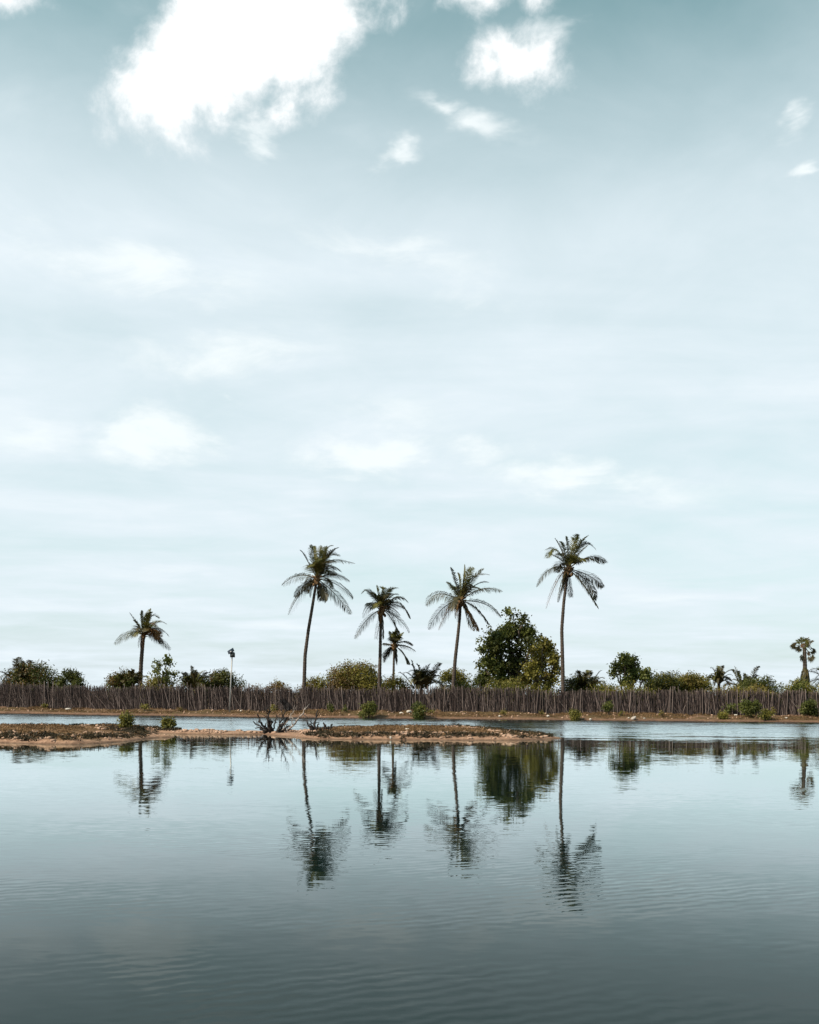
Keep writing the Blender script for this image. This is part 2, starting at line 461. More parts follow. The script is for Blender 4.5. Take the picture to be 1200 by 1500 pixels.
def water_mat():
    m, t, b = material('still_lagoon_water')
    g = t.new('ShaderNodeNewGeometry'); pos = g.outputs['Position']
    sep = t.new('ShaderNodeSeparateXYZ'); t.l.new(pos, sep.inputs[0])
    half = (0.5, 0.5, 0.5)
    n_f = t.vmath('SUBTRACT', t.noise(t.vmath('MULTIPLY', pos, (4.5, 15.0, 1)), 1.0, 2, 0.5, 0.3, color=True), half)
    n_m = t.vmath('SUBTRACT', t.noise(t.vmath('MULTIPLY', pos, (0.55, 1.9, 1)), 1.0, 2, 0.5, 0.4, color=True), half)
    # long low wavelets crossing the foreground
    wv = t.new('ShaderNodeTexWave', wave_type='BANDS', bands_direction='Y', wave_profile='SIN')
    rotv = t.new('ShaderNodeVectorRotate', rotation_type='Z_AXIS'); t.l.new(pos, rotv.inputs['Vector']); rotv.inputs['Angle'].default_value = math.radians(-24)
    t.l.new(rotv.outputs[0], wv.inputs['Vector'])
    wv.inputs['Scale'].default_value = 2.1; wv.inputs['Distortion'].default_value = 5.0
    wv.inputs['Detail'].default_value = 3; wv.inputs['Detail Scale'].default_value = 1.6
    patch = t.noise(t.vmath('MULTIPLY', pos, (0.16, 0.3, 1)), 1.0, 3, 0.5)
    patch2 = t.noise(t.vmath('MULTIPLY', pos, (0.05, 0.14, 1)), 1.0, 3, 0.5)
    # the wind reaches the far channel and ruffles it
    streak = t.noise(t.vmath('MULTIPLY', pos, (0.09, 0.5, 1)), 1.0, 4, 0.6)
    edge = t.math('ADD', t.math('ADD', sep.outputs['Y'], t.math('MULTIPLY', t.math('SUBTRACT', patch2, 0.5), 22.0)), t.math('MULTIPLY', t.math('SUBTRACT', streak, 0.5), 24.0))
    wind = t.smooth(edge, 40.0, 52.0)
    ruffle = t.smooth(t.noise(t.vmath('MULTIPLY', pos, (0.22, 0.45, 1)), 1.0, 5, 0.65), 0.30, 0.58, 0.25, 1.1)
    a_f = t.math('MULTIPLY', t.smooth(patch, 0.35, 0.65, 0.35, 1.0), W_FINE)
    a_wind = t.math('MULTIPLY', t.math('MULTIPLY', wind, ruffle), W_WIND)
    nsep = t.new('ShaderNodeSeparateXYZ'); t.l.new(n_f, nsep.inputs[0])
    # on ruffled water seen at a low angle only the faces turned to the viewer's shore show
    face = t.new('ShaderNodeCombineXYZ')
    t.l.new(t.math('MULTIPLY', nsep.outputs[0], a_wind), face.inputs[0])
    t.l.new(t.math('MULTIPLY', t.math('MULTIPLY_ADD', t.math('ABSOLUTE', nsep.outputs[1]), 0.75, 0.055), t.math('MULTIPLY', a_wind, -1.0)), face.inputs[1])
    a_m = W_MID
    a_w = t.math('MULTIPLY', t.math('MULTIPLY', t.smooth(patch, 0.42, 0.62), t.smooth(sep.outputs['Y'], 7.0, 15.0, 1.0, 0.12)), W_WAVE)
    wc = t.math('MULTIPLY', t.math('SUBTRACT', wv.outputs['Fac'], 0.5), a_w)

    def scale(v, s):
        n = t.new('ShaderNodeVectorMath', operation='SCALE'); t.l.new(v, n.inputs[0]); t.put(n.inputs['Scale'], s)
        return n.outputs[0]
    s = t.vmath('ADD', scale(n_f, a_f), scale(n_m, a_m))
    wvec = t.new('ShaderNodeCombineXYZ'); t.l.new(t.math('MULTIPLY', wc, 0.4), wvec.inputs[0]); t.l.new(wc, wvec.inputs[1])
    s = t.vmath('ADD', t.vmath('ADD', s, wvec.outputs[0]), face.outputs[0])
    s = t.vmath('ADD', t.vmath('MULTIPLY', s, (0.6, 1.0, 0.0)), (0, 0, 1))
    nrm = t.vmath('NORMALIZE', s)
    b.inputs['Base Color'].default_value = WATER_COL
    b.inputs['Roughness'].default_value = 1.0; b.inputs['Specular IOR Level'].default_value = 0.0
    gl = t.new('ShaderNodeBsdfGlossy'); gl.inputs['Roughness'].default_value = 0.012; gl.inputs['Color'].default_value = (.93, 1.0, 1.0, 1)
    t.l.new(nrm, gl.inputs['Normal'])
    fr = t.new('ShaderNodeFresnel'); fr.inputs['IOR'].default_value = 1.333; t.l.new(nrm, fr.inputs['Normal'])
    fc = t.new('ShaderNodeFloatCurve'); cv = fc.mapping.curves[0]
    for p in WATER_R[1:-1]:
        cv.points.new(*p)
    cv.points[0].location = WATER_R[0]; cv.points[-1].location = WATER_R[-1]
    fc.mapping.update(); t.l.new(fr.outputs[0], fc.inputs['Value'])
    mx = t.new('ShaderNodeMixShader'); t.l.new(fc.outputs[0], mx.inputs[0])
    t.l.new(b.outputs[0], mx.inputs[1]); t.l.new(gl.outputs[0], mx.inputs[2])
    t.l.new(mx.outputs[0], t.n['Material Output'].inputs['Surface'])
    return m


W_FINE = 0.050; W_MID = 0.012; W_WAVE = 0.034; W_WIND = 0.85
WATER_R = [(0.0, 0.0), (0.20, 0.115), (0.29, 0.26), (0.46, 0.62), (0.63, 0.87), (1.0, 1.0)]   # bright-to-dark reflection fall-off shaped by hand, steeper than real water's Fresnel
WATER_COL = (.004, .012, .012, 1)
M['water'] = water_mat()

# ------------------------------------------------------------------ setting: water, far bank, spit
wme = mesh_np('lagoon_water', [(-900, -400, 0), (900, -400, 0), (900, 100, 0), (-900, 100, 0)], [(0, 1, 2, 3)])
tag(link('lagoon_water', wme, M['water']), 'calm teal lagoon water mirroring the palms', kind='structure')


def shore_y(x):
    x = np.asarray(x, dtype=float)
    base = np.interp(x, [-400, -60, -41, -30, -22, -10, 0, 20, 45, 100, 400], [110, 84, 79.5, 77.5, 75, 73, 72, 71.5, 71.3, 72, 100])
    return base + 1.6 * fbm(x * 0.35, x * 0 + 3.3, 3) + 0.6 * fbm(x * 1.4, x * 0 + 8.3, 2)


def fence_y(x):
    return np.interp(x, [-400, -60, -38, -26, -22, 0, 20, 45, 100, 400], [116, 87, 83.2, 80.5, 78.8, 77, 76.3, 75.9, 76.5, 105])


def ground_z(x, y):
    x = np.asarray(x, dtype=float); y = np.asarray(y, dtype=float)
    t = y - shore_y(x)
    z = np.interp(t, [-8, -0.3, 0, 0.35, 1.0, 3.2, 5.0, 9, 60], [-0.9, -0.1, 0.0, 0.13, 0.19, 0.34, 0.40, 0.42, 0.5])
    k = np.clip(t / 1.2, 0, 1)
    return z + k * (0.40 * fbm(x * 0.9, y * 0.9, 3) + 0.22 * fbm(x * 3.1 + 5, y * 3.1, 2))


def build_bank():
    xs = np.concatenate([np.linspace(-2500, -70, 26)[:-1], np.arange(-70, 70.01, 0.28), np.linspace(70, 2500, 26)[1:]])
    ts = np.concatenate([np.array([-8, -4, -1.5]), np.arange(-0.8, 7.01, 0.22), np.array([8, 10, 14, 20, 32, 60, 150, 500, 1500, 4000])])
    X, T = np.meshgrid(xs, ts)
    Y = shore_y(X) + T
    Z = ground_z(X, Y)
    nx = len(xs); ny = len(ts)
    i = np.arange(ny - 1)[:, None] * nx + np.arange(nx - 1)[None, :]
    q = np.stack([i, i + 1, i + nx + 1, i + nx], -1).reshape(-1, 4)
    me = mesh_np('ground', np.stack([X, Y, Z], -1), q, smooth=True)
    tag(link('ground', me, M['bank']), 'brown earth bank and flat land behind the fence', kind='structure')


build_bank()

# outline of the spit: front waterline read from the photograph, back edge by depth
front = [G(*p)[:2] for p in ((-120, 1086), (-60, 1087), (0, 1088), (60, 1090), (110, 1090.5), (150, 1088.5), (185, 1086), (212, 1082.5), (232, 1080.5), (256, 1080.2),
                             (252, 1079.4), (232, 1078.6), (216, 1077), (212, 1074.5), (232, 1073.6), (262, 1075.2), (300, 1076), (350, 1076.3), (385, 1075.6), (408, 1078), (430, 1080), (460, 1082.5), (520, 1083.5),
                             (600, 1084), (700, 1084.5), (760, 1084.5), (800, 1083), (826, 1081.8))]
XD = lambda px, d: np.array(((px - 600) * d / F, d))
back = [XD(815, 42.3), XD(790, 43.4), XD(760, 45.5), XD(730, 48.5), XD(690, 50), XD(620, 50), XD(560, 50), XD(500, 48.5), XD(450, 46.5), XD(400, 45.2), XD(340, 45.0), XD(280, 45.2), XD(230, 45.8),
        XD(190, 46.2), XD(150, 46), XD(100, 45), XD(40, 44.5), XD(-60, 44), XD(-120, 44)]
OUT = np.array(front + back)


def spit_sd(x, y):
    A = OUT; B = np.roll(OUT, -1, axis=0)
    best = np.full(x.shape, 1e9); inside = np.zeros(x.shape, dtype=bool)
    for (ax, ay), (bx, by) in zip(A, B):
        dx, dy = bx - ax, by - ay
        k = np.clip(((x - ax) * dx + (y - ay) * dy) / (dx * dx + dy * dy + 1e-9), 0, 1)
        best = np.minimum(best, np.hypot(x - ax - k * dx, y - ay - k * dy))
        cr = ((ay > y) != (by > y)) & (x < (bx - ax) * (y - ay) / (by - ay + 1e-12) + ax)
        inside ^= cr
    return np.where(inside, best, -best)


def spit_h(x):
    return np.interp(x, [-30, -13.6, -11.5, -10, -6, -4.6, -3.5, -1, 3, 5, 6.3, 9], [0.30, 0.29, 0.23, 0.13, 0.11, 0.11, 0.18, 0.22, 0.22, 0.18, 0.11, 0.08])


def spit_z(x, y, sd=None):
    if sd is None:
        sd = spit_sd(x, y)
    s = sd + 0.30 * fbm(x * 1.1, y * 0.8, 3) * np.clip(sd + 1.0, 0, 1)
    h = spit_h(x)
    lip = 0.07 * (1 - np.exp(-np.clip(s, 0, None) / 0.10))
    rise = np.clip(h - 0.07, 0, None) * (1 - np.exp(-np.clip(s - 0.12, 0, None) / 0.6))
    lumps = np.clip(s / 0.3, 0, 1) * (0.16 * fbm(x * 2.3 + 4, y * 1.6, 3) + 0.10 * fbm(x * 6 + 1, y * 4, 2)) * np.clip(h / 0.3, 0.25, 1)
    return np.where(s > 0, lip + rise + lumps, 0.35 * s)


def build_spit():
    xs = np.arange(-21.5, 7.6, 0.075); ys = np.arange(33.2, 51.2, 0.09)
    X, Y = np.meshgrid(xs, ys); sd = spit_sd(X, Y); Z = spit_z(X, Y, sd)
    nx = len(xs); ny = len(ys)
    i = np.arange(ny - 1)[:, None] * nx + np.arange(nx - 1)[None, :]
    q = np.stack([i, i + 1, i + nx + 1, i + nx], -1).reshape(-1, 4)
    keep = (Z.ravel()[q] > -0.12).any(axis=1)
    q = q[keep]
    used, inv = np.unique(q, return_inverse=True)
    me = mesh_np('sand_spit', np.stack([X, Y, Z], -1).reshape(-1, 3)[used], inv.reshape(-1, 4), smooth=True)
    tag(link('sand_spit', me, M['spit']), 'low sandy spit running across the lagoon', kind='structure')


build_spit()

# ------------------------------------------------------------------ foliage
def unit(v):
    return v / (np.linalg.norm(v, axis=-1, keepdims=True) + 1e-9)


def leaf_quads(pts, nrm, size, r, aspect=0.5, droop=0.0):
    n = len(pts)
    t = unit(np.cross(nrm, r.normal(size=(n, 3)))); t = unit(t + np.array((0, 0, -droop)))
    b = unit(np.cross(nrm, t))
    L = size * r.uniform(0.65, 1.35, (n, 1)); w = L * aspect * 0.5
    bow = nrm * L * 0.12
    v = np.stack([pts, pts + t * L * 0.45 + b * w + bow, pts + t * L, pts + t * L * 0.45 - b * w + bow], 1)
    return v.reshape(-1, 3), np.arange(n * 4).reshape(-1, 4)


def foliage(blobs, n, size, seed, zmin=0.45, shoots=0, shoot_len=0.5, aspect=0.5, shell=(0.55, 1.08)):
    """leaves spread over lobes; blobs: (x, y, z, r).  returns verts, quads and shoot axes"""
    r = np.random.default_rng(seed)
    B = np.array(blobs); w = B[:, 3] ** 2; w = w / w.sum()
    idx = r.choice(len(B), n, p=w)
    d = unit(r.normal(size=(n, 3)))
    # clumps: leaves gather round a limited number of twig ends
    k = max(40, n // 14)
    ci = r.choice(len(B), k, p=w); cd = unit(r.normal(size=(k, 3)))
    cc = B[ci, :3] + cd * B[ci, 3:4] * r.uniform(shell[0], shell[1], (k, 1)) * np.array((1, 1, 0.92))
    pick = r.integers(0, k, n)
    pts = cc[pick] + r.normal(size=(n, 3)) * size * 0.85
    nrm = unit(cd[pick] * 0.6 + r.normal(size=(n, 3)) * 0.8 + np.array((0, 0, 0.35)))
    loose = r.random(n) < 0.22
    pts[loose] = (B[idx, :3] + d * B[idx, 3:4] * r.uniform(0.3, 1.0, (n, 1)))[loose]
    axes = []
    if shoots:
        si = r.choice(len(B), shoots, p=w); sdv = unit(r.normal(size=(shoots, 3)) * np.array((1, 1, 0.6)) + np.array((0.05, 0, 0.75)))
        st = B[si, :3] + sdv * B[si, 3:4] * 0.9
        ln = shoot_len * r.uniform(0.3, 1.2, shoots)
        sp = []; sn = []
        for a, dv, l in zip(st, sdv, ln):
            dv2 = unit(dv + np.array((0.15, 0, 0.35)))
            axes.append((a - dv * 0.15, a + dv2 * l))
            m = max(4, int(l / size * 2.2))
            tt = np.linspace(0.05, 1, m)[:, None]
            sp.append(a + dv2 * l * tt + r.normal(size=(m, 3)) * size * 0.22); sn.append(unit(r.normal(size=(m, 3))))
        pts = np.concatenate([pts] + sp); nrm = np.concatenate([nrm] + sn)
    ok = pts[:, 2] > zmin
    v, q = leaf_quads(pts[ok], nrm[ok], size, r, aspect)
    return v, q, axes


def limb_path(a, b, r, wob=0.12, n=7):
    a = np.asarray(a, float); b = np.asarray(b, float)
    t = np.linspace(0, 1, n)[:, None]
    L = np.linalg.norm(b - a)
    mid = a + (b - a) * t
    mid = mid + np.array((0, 0, 1)) * (np.sin(t * np.pi) * L * 0.08)
    mid[1:-1] += r.normal(size=(n - 2, 3)) * L * wob * 0.35
    return mid


def plant(name, label, cat, base, blobs, mat, n, size, seed, trunk_r=0.08, shoots=0, shoot_len=0.5, group=None, aspect=0.5, zmin=None, extra=None, stems=5, limbs='stem', shell=(0.55, 1.08), leafname='foliage'):
    base = np.asarray(base, float)
    root = thing(name, base, label, cat, group)
    r = np.random.default_rng(seed + 1)
    zmin = base[2] + 0.02 if zmin is None else zmin
    v, q, axes = foliage(blobs, n, size, seed, zmin, shoots, shoot_len, aspect, shell)
    link(leafname, mesh_np(leafname, v - base, q), M[mat], root)
    if extra:
        mat2, n2, blobs2, lname = extra
        v, q, ax2 = foliage(blobs2, n2, size, seed + 50, zmin, shoots // 3, shoot_len, aspect, shell)
        link(lname, mesh_np(lname, v - base, q), M[mat2], root)
    mb = MB()
    order = sorted(range(len(blobs)), key=lambda i: -blobs[i][3])
    for i in order[:stems]:
        b = np.array(blobs[i][:3])
        mb.tube(limb_path(base - np.array((0, 0, 0.1)) + r.normal(size=3) * np.array((1, 1, 0)) * trunk_r * 0.5, b, r) - base, np.linspace(trunk_r, trunk_r * 0.25, 7), 6)
    for a, b in axes[:60]:
        mb.tube(np.array([a, (a + b) / 2 + 0.02, b]) - base, [0.012, 0.009, 0.005], 3, False)
    mb.build(limbs, M['bark'], root, True)
    return root


def auto_blobs(x0, x1, top, d, seed, n=14, base_z=0.4, thick=0.8, lob=0.42, round_=1.0):
    """lobes filling a mound that the photograph shows between columns x0..x1 and up to row top"""
    r = np.random.default_rng(seed)
    a = P(x0, 1005, d); b = P(x1, 1005, d); cx = (a[0] + b[0]) / 2; hw = (b[0] - a[0]) / 2
    zt = P((x0 + x1) / 2, top, d)[2]; H = zt - base_z
    out = []
    for i in range(n):
        u = -1 + 2 * (i + r.uniform(0.1, 0.9)) / n; e = math.sqrt(max(0.05, 1 - abs(u) ** 2.4))
        rr = min(hw, H) * lob * r.uniform(0.75, 1.15)
        zt_u = base_z + H * (0.30 + 0.70 * e) * r.uniform(0.93, 1.03)
        for z in (zt_u - rr * 0.95, base_z + (zt_u - base_z) * r.uniform(0.3, 0.6)):
            out.append((cx + u * (hw - rr * 0.6), d + r.uniform(-1, 1) * min(hw, 2.2) * thick * e * 0.6, max(z, base_z + 0.2), rr))
    return out, np.array((cx, d, base_z))


# ------------------------------------------------------------------ palm fronds
def frond_mesh(name, p0, p1, p2, leaf_len, seed, hang=0.6, npairs=40, wind=0.12, width=0.052, wither=0.0):
    """a feather frond along the bezier p0 p1 p2: tapering rachis with two rows of leaflets"""
    r = np.random.default_rng(seed)
    p0, p1, p2 = (np.asarray(p, float) for p in (p0, p1, p2))
    # p1 is a point the midrib passes through half way
    c = 2 * p1 - 0.5 * (p0 + p2)
    tt = np.linspace(0, 1, 15)[:, None]
    path = (1 - tt) ** 2 * p0 + 2 * tt * (1 - tt) * c + tt ** 2 * p2
    mb = MB(); L = np.linalg.norm(np.diff(path, axis=0), axis=1).sum()
    mb.tube(path, np.linspace(0.045, 0.008, 15), 4, False)
    nr = mb.n
    t = np.linspace(0.13, 0.995, npairs)
    t = np.repeat(t, 2) + r.normal(size=npairs * 2) * 0.006
    t = np.clip(t, 0.1, 1)[:, None]; s = np.tile([-1.0, 1.0], npairs)[:, None]
    pos = (1 - t) ** 2 * p0 + 2 * t * (1 - t) * c + t ** 2 * p2
    tan = unit(2 * (1 - t) * (c - p0) + 2 * t * (p2 - c))
    up = np.array((0.0, 0.0, 1.0)); tw = r.uniform(-0.5, 0.5) if hang < 0.8 else r.choice([-1, 1]) * r.uniform(0.5, 1.0)
    side = np.cross(tan, up) + np.array((0.0, 0.35, 0.0)); side = unit(side)
    nup = unit(np.cross(side, tan)); side = side * math.cos(tw) + nup * math.sin(tw)
    prof = (np.sin(np.clip(t * 1.02, 0, 1) * np.pi) ** 0.55) * 0.75 + 0.28 * (1 - t) + 0.12
    ll = leaf_len * prof * r.uniform(0.8, 1.15, t.shape)
    if wither:
        ll = ll * np.where(r.random(t.shape) < wither, 0.3, 1.0)
    g = np.array((wind, 0.0, -hang))
    d1 = unit(tan * 0.62 + side * s * 0.72 + nup * 0.18 + g * 0.35 + r.normal(size=pos.shape) * 0.07)
    d2 = unit(d1 + g * (0.55 + 0.7 * hang) + r.normal(size=pos.shape) * 0.08)
    w = unit(np.cross(d1, nup)) * width * 0.5
    m = pos + d1 * ll * 0.5; e = m + d2 * ll * 0.5
    v = np.stack([pos - w * 0.6, pos + w * 0.6, m + w, m - w, e], 1).reshape(-1, 3)
    k = np.arange(len(pos)) * 5
    mb.add(v, np.stack([k, k + 1, k + 2, k + 3], 1), np.stack([k + 3, k + 2, k + 4], 1))
    return mesh_np(name, np.concatenate(mb.v), np.concatenate(mb.q), np.concatenate(mb.t))


def trunk_mesh(path, r0, r1, flare=1.5, sides=12, seed=0):
    r = np.random.default_rng(seed)
    path = np.asarray(path, float)
    # resample finely along a smooth curve
    seg = np.concatenate([[0], np.cumsum(np.linalg.norm(np.diff(path, axis=0), axis=1))])
    s = np.arange(0, seg[-1], 0.09)
    fine = np.stack([np.interp(s, seg, path[:, i]) for i in range(3)], 1)
    for _ in range(10):
        fine[1:-1] = (fine[:-2] + 2 * fine[1:-1] + fine[2:]) / 4
    f = s / s[-1]
    rad = r0 + (r1 - r0) * f + r0 * (flare - 1) * np.exp(-s / 0.5)
    rad = rad * (1 + 0.05 * ((np.arange(len(s)) % 3) - 1)) * (1 + r.normal(size=len(s)) * 0.02)
    mb = MB(); mb.tube(fine, rad, sides)
    return mb


def coconut_palm(label, d, base_px, trunk_px, crown_px, fronds, zoom, seed, r0=0.17, r1=0.11, leaf=0.80, fill=5, nuts=8, gz=0.42, skirt=3):
    """trunk_px: photo points from the fence up; fronds: (mid, end, kind) read in an enlarged view: zoom = (x, y, scale)"""
    r = np.random.default_rng(seed)
    zx, zy, zs = zoom
    up = lambda p: P(zx + p[0] / zs, zy + p[1] / zs, d)
    crown = P(crown_px[0], crown_px[1], d)
    pts = [P(a, b, d) for a, b in trunk_px]
    foot = np.array((P(base_px, 1010, d)[0], d, gz))
    root = thing('coconut_palm', foot, label, 'palm tree', 'coconut palms behind the fence')
    path = np.array([foot - (0, 0, 0.15)] + pts + [crown + (0, 0, 0.05)]) - foot
    trunk_mesh(path, r0, r1, seed=seed).build('trunk', M['trunk'], root, True)
    cr = crown - foot
    # fibrous crown heart with leaf bases
    hb = MB(); hb.lump(cr + (0, 0, -0.02), (0.24, 0.24, 0.42), seed, 0.18, 8, 10)
    for i in range(16):
        a = i * 2.4; e = r.uniform(0.15, 0.6)
        dv = np.array((math.cos(a) * math.cos(e), math.sin(a) * math.cos(e), math.sin(e)))
        q0 = cr + np.array((0, 0, r.uniform(-0.25, 0.15)))
        hb.tube([q0, q0 + dv * 0.25, q0 + dv * 0.5], [0.07, 0.055, 0.035], 5)
    heart = hb.build('crown_heart', M['husk'], root, True)
    for i in range(nuts):
        a = r.uniform(0, 6.28); nb = MB()
        nb.lump(cr + np.array((math.cos(a) * 0.3, math.sin(a) * 0.3, -0.28 - r.random() * 0.22)), (0.11, 0.11, 0.14), seed + i, 0.06, 6, 8)
        nb.build('coconut', M['husk'], heart, True)
    k = 0

    def add(p1, p2, kind, hang):
        nonlocal k
        p0 = cr + np.array((0, 0, 0.08)) + (p2 - cr) * 0.03
        mat = {'g': 'palm_green', 'd': 'palm_dark', 'b': 'palm_dry'}[kind]
        ll = leaf * (0.68 if hang < 0.4 else (0.5 if hang > 0.9 else 1.1)) * r.uniform(0.85, 1.12)
        o = link('frond', frond_mesh('frond', p0, p1, p2, ll, seed * 100 + k, hang, 56, wither=0.25 if kind == 'b' else 0.06), M[mat], root)
        if kind == 'b':
            o['label'] = 'dry brown hanging frond'
        k += 1
    for f in fronds:
        mid, end, kind = f[:3]
        a = up(mid) - foot; b = up(end) - foot
        ln = math.hypot(b[0] - cr[0], b[2] - cr[2])
        depth = r.uniform(-0.45, 0.45) * ln + (f[3] if len(f) > 3 else 0)
        a = a + np.array((0, depth * 0.5, 0)); b = b + np.array((0, depth, 0))
        elev = (b[2] - cr[2]) / (ln + 1e-6)
        add(a, b, kind, 0.32 if elev > 0.45 else (0.65 if elev > -0.1 else 0.88))
    # fronds pointing towards and away from the camera
    size = np.mean([np.linalg.norm((up(f[1]) - foot)[[0, 2]] - cr[[0, 2]]) for f in fronds])
    for i in range(fill):
        a = r.choice([-1, 1]) * math.radians(90 + r.uniform(-38, 38)); el = r.uniform(0.1, 1.15)
        ln = size * r.uniform(0.85, 1.1)
        dv = np.array((math.cos(a) * math.cos(el) + 0.12, math.sin(a) * math.cos(el), math.sin(el)))
        mid = cr + dv * ln * 0.55; end = cr + dv * ln + np.array((0.1, 0, -ln * (0.5 - 0.2 * el)))
        add(mid, end, 'g' if r.random() < 0.6 else 'd', 0.6)
    for i in range(skirt):
        a = r.uniform(0, 6.28); ln = size * r.uniform(0.4, 0.6)
        dv = np.array((math.cos(a) * 0.35, math.sin(a) * 0.35, -0.1))
        add(cr + dv * ln * 0.8 + (0, 0, -0.2 * ln), cr + dv * ln * 1.1 + (0, 0, -ln * 0.95), 'b' if i % 2 else 'd', 0.95)
    return root


Z1 = (0, 860, 4.0); Z2 = (400, 780, 8.571); Z3 = (400, 780, 5.4545); Z5 = (610, 770, 4.138)
coconut_palm('small lone coconut palm at far left with dry orange inner fronds', 97, 205, [(205.5, 1003), (207, 970), (209, 945)], (210.5, 930),
             [((755, 276), (690, 336), 'g'), ((803, 215), (762, 150), 'd'), ((825, 195), (826, 135), 'g'), ((848, 195), (868, 120), 'g'), ((870, 185), (905, 150), 'g'), ((885, 175), (940, 185), 'd'),
              ((905, 205), (966, 215), 'g'), ((925, 243), (996, 290), 'd'), ((895, 245), (955, 292), 'b'), ((925, 300), (1000, 366), 'd'), ((900, 262), (940, 310), 'b'), ((826, 315), (822, 362), 'b'), ((880, 215), (930, 235), 'b'), ((815, 225), (795, 195), 'g')],
             Z1, 11, 0.22, 0.17, 0.8, 6, 0, skirt=2)
coconut_palm('tall coconut palm with trunk leaning right, behind the bleached dead branches', 82, 445, [(445.5, 1008), (447, 960), (452, 922), (457, 893), (461, 868)], (464.5, 849),
             [((320, 540), (112, 660), 'd'), ((385, 655), (262, 800), 'd'), ((345, 790), (215, 1045), 'd'), ((415, 330), (335, 205), 'd'), ((495, 340), (470, 135), 'g'), ((565, 340), (585, 135), 'g'),
              ((600, 330), (660, 150), 'g'), ((640, 260), (760, 170), 'g'), ((650, 300), (845, 290), 'g'), ((680, 370), (1030, 402), 'd'), ((655, 400), (820, 360), 'b'), ((760, 530), (962, 612), 'd'),
              ((805, 650), (995, 805), 'd'), ((775, 770), (985, 1032), 'd'), ((600, 720), (605, 850), 'd'), ((640, 730), (675, 860), 'd'), ((690, 310), (830, 215), 'd'), ((530, 330), (525, 180), 'g'), ((700, 440), (860, 500), 'd')],
             Z2, 12, skirt=1)
coconut_palm('medium coconut palm with full crown, just left of a small palm', 84, 556, [(556, 998), (557, 960), (557.5, 930), (558.5, 905)], (559.5, 893),
             [((785, 470), (705, 488), 'g'), ((810, 520), (745, 455), 'd'), ((842, 500), (828, 425), 'g'), ((868, 490), (885, 440), 'g'), ((915, 480), (1005, 450), 'g'), ((945, 510), (1005, 500), 'g'), ((985, 520), (1080, 560), 'd'),
              ((1000, 560), (1097, 680), 'd'), ((955, 575), (1060, 610), 'b'), ((785, 580), (718, 685), 'd'), ((800, 575), (745, 565), 'g'), ((750, 700), (655, 850), 'd'), ((1000, 690), (1087, 800), 'd'), ((955, 700), (1005, 820), 'd'),
              ((850, 740), (828, 850), 'b'), ((880, 740), (880, 840), 'd'), ((930, 610), (1010, 665), 'd')],
             Z3, 13)
coconut_palm('small thin coconut palm half behind its bigger neighbour, with few fronds', 92, 576.5, [(576.5, 992), (577, 970), (577.3, 957)], (577.5, 947),
             [((950, 850), (928, 785), 'g'), ((975, 845), (978, 768), 'g'), ((1000, 845), (1045, 795), 'g'), ((1045, 868), (1118, 900), 'd'), ((1060, 912), (1140, 952), 'd'), ((1040, 965), (1085, 1055), 'd'),
              ((920, 890), (882, 885), 'd'), ((915, 950), (885, 1035), 'd'), ((925, 940), (872, 990), 'd'), ((985, 980), (990, 1050), 'd'), ((960, 830), (1000, 790), 'g')],
             Z3, 14, 0.13, 0.09, 0.62, 3, 0, skirt=1)
coconut_palm('coconut palm with wide drooping crown, overlapping the dark leafy tree', 82, 663, [(664, 1005), (667, 965), (671, 930), (673.5, 905)], (675, 881),
             [((135, 415), (57, 485), 'd'), ((160, 500), (75, 625), 'd'), ((205, 500), (135, 630), 'b'), ((228, 385), (185, 335), 'g'), ((240, 340), (212, 243), 'd'), ((283, 340), (290, 238), 'g'), ((305, 325), (350, 245), 'g'),
              ((335, 320), (445, 300), 'd'), ((325, 350), (405, 265), 'g'), ((390, 390), (512, 408), 'd'), ((410, 480), (505, 562), 'd'), ((370, 500), (445, 590), 'd'), ((325, 540), (372, 642), 'b'), ((310, 520), (345, 640), 'd'), ((262, 350), (250, 290), 'g'), ((360, 360), (440, 345), 'd')],
             Z5, 15)
coconut_palm('tallest coconut palm at right with slightly curved trunk', 82, 825, [(825, 1008), (824, 960), (823, 922), (826, 882), (829.5, 855)], (833, 834),
             [((840, 150), (785, 203), 'g'), ((880, 140), (845, 70), 'd'), ((900, 150), (880, 90), 'g'), ((918, 140), (912, 58), 'g'), ((945, 130), (975, 58), 'g'), ((975, 130), (1030, 70), 'g'), ((1000, 120), (1080, 155), 'd'),
              ((985, 170), (1065, 100), 'd'), ((1060, 185), (1157, 218), 'd'), ((1020, 205), (1100, 238), 'd'), ((1060, 305), (1140, 368), 'd'), ((1040, 340), (1097, 452), 'd'), ((1010, 370), (1085, 507), 'd'), ((805, 268), (727, 372), 'd'),
              ((865, 325), (800, 495), 'b'), ((885, 340), (845, 470), 'd'), ((930, 350), (942, 430), 'd'), ((870, 200), (800, 165), 'g')],
             Z5, 16)


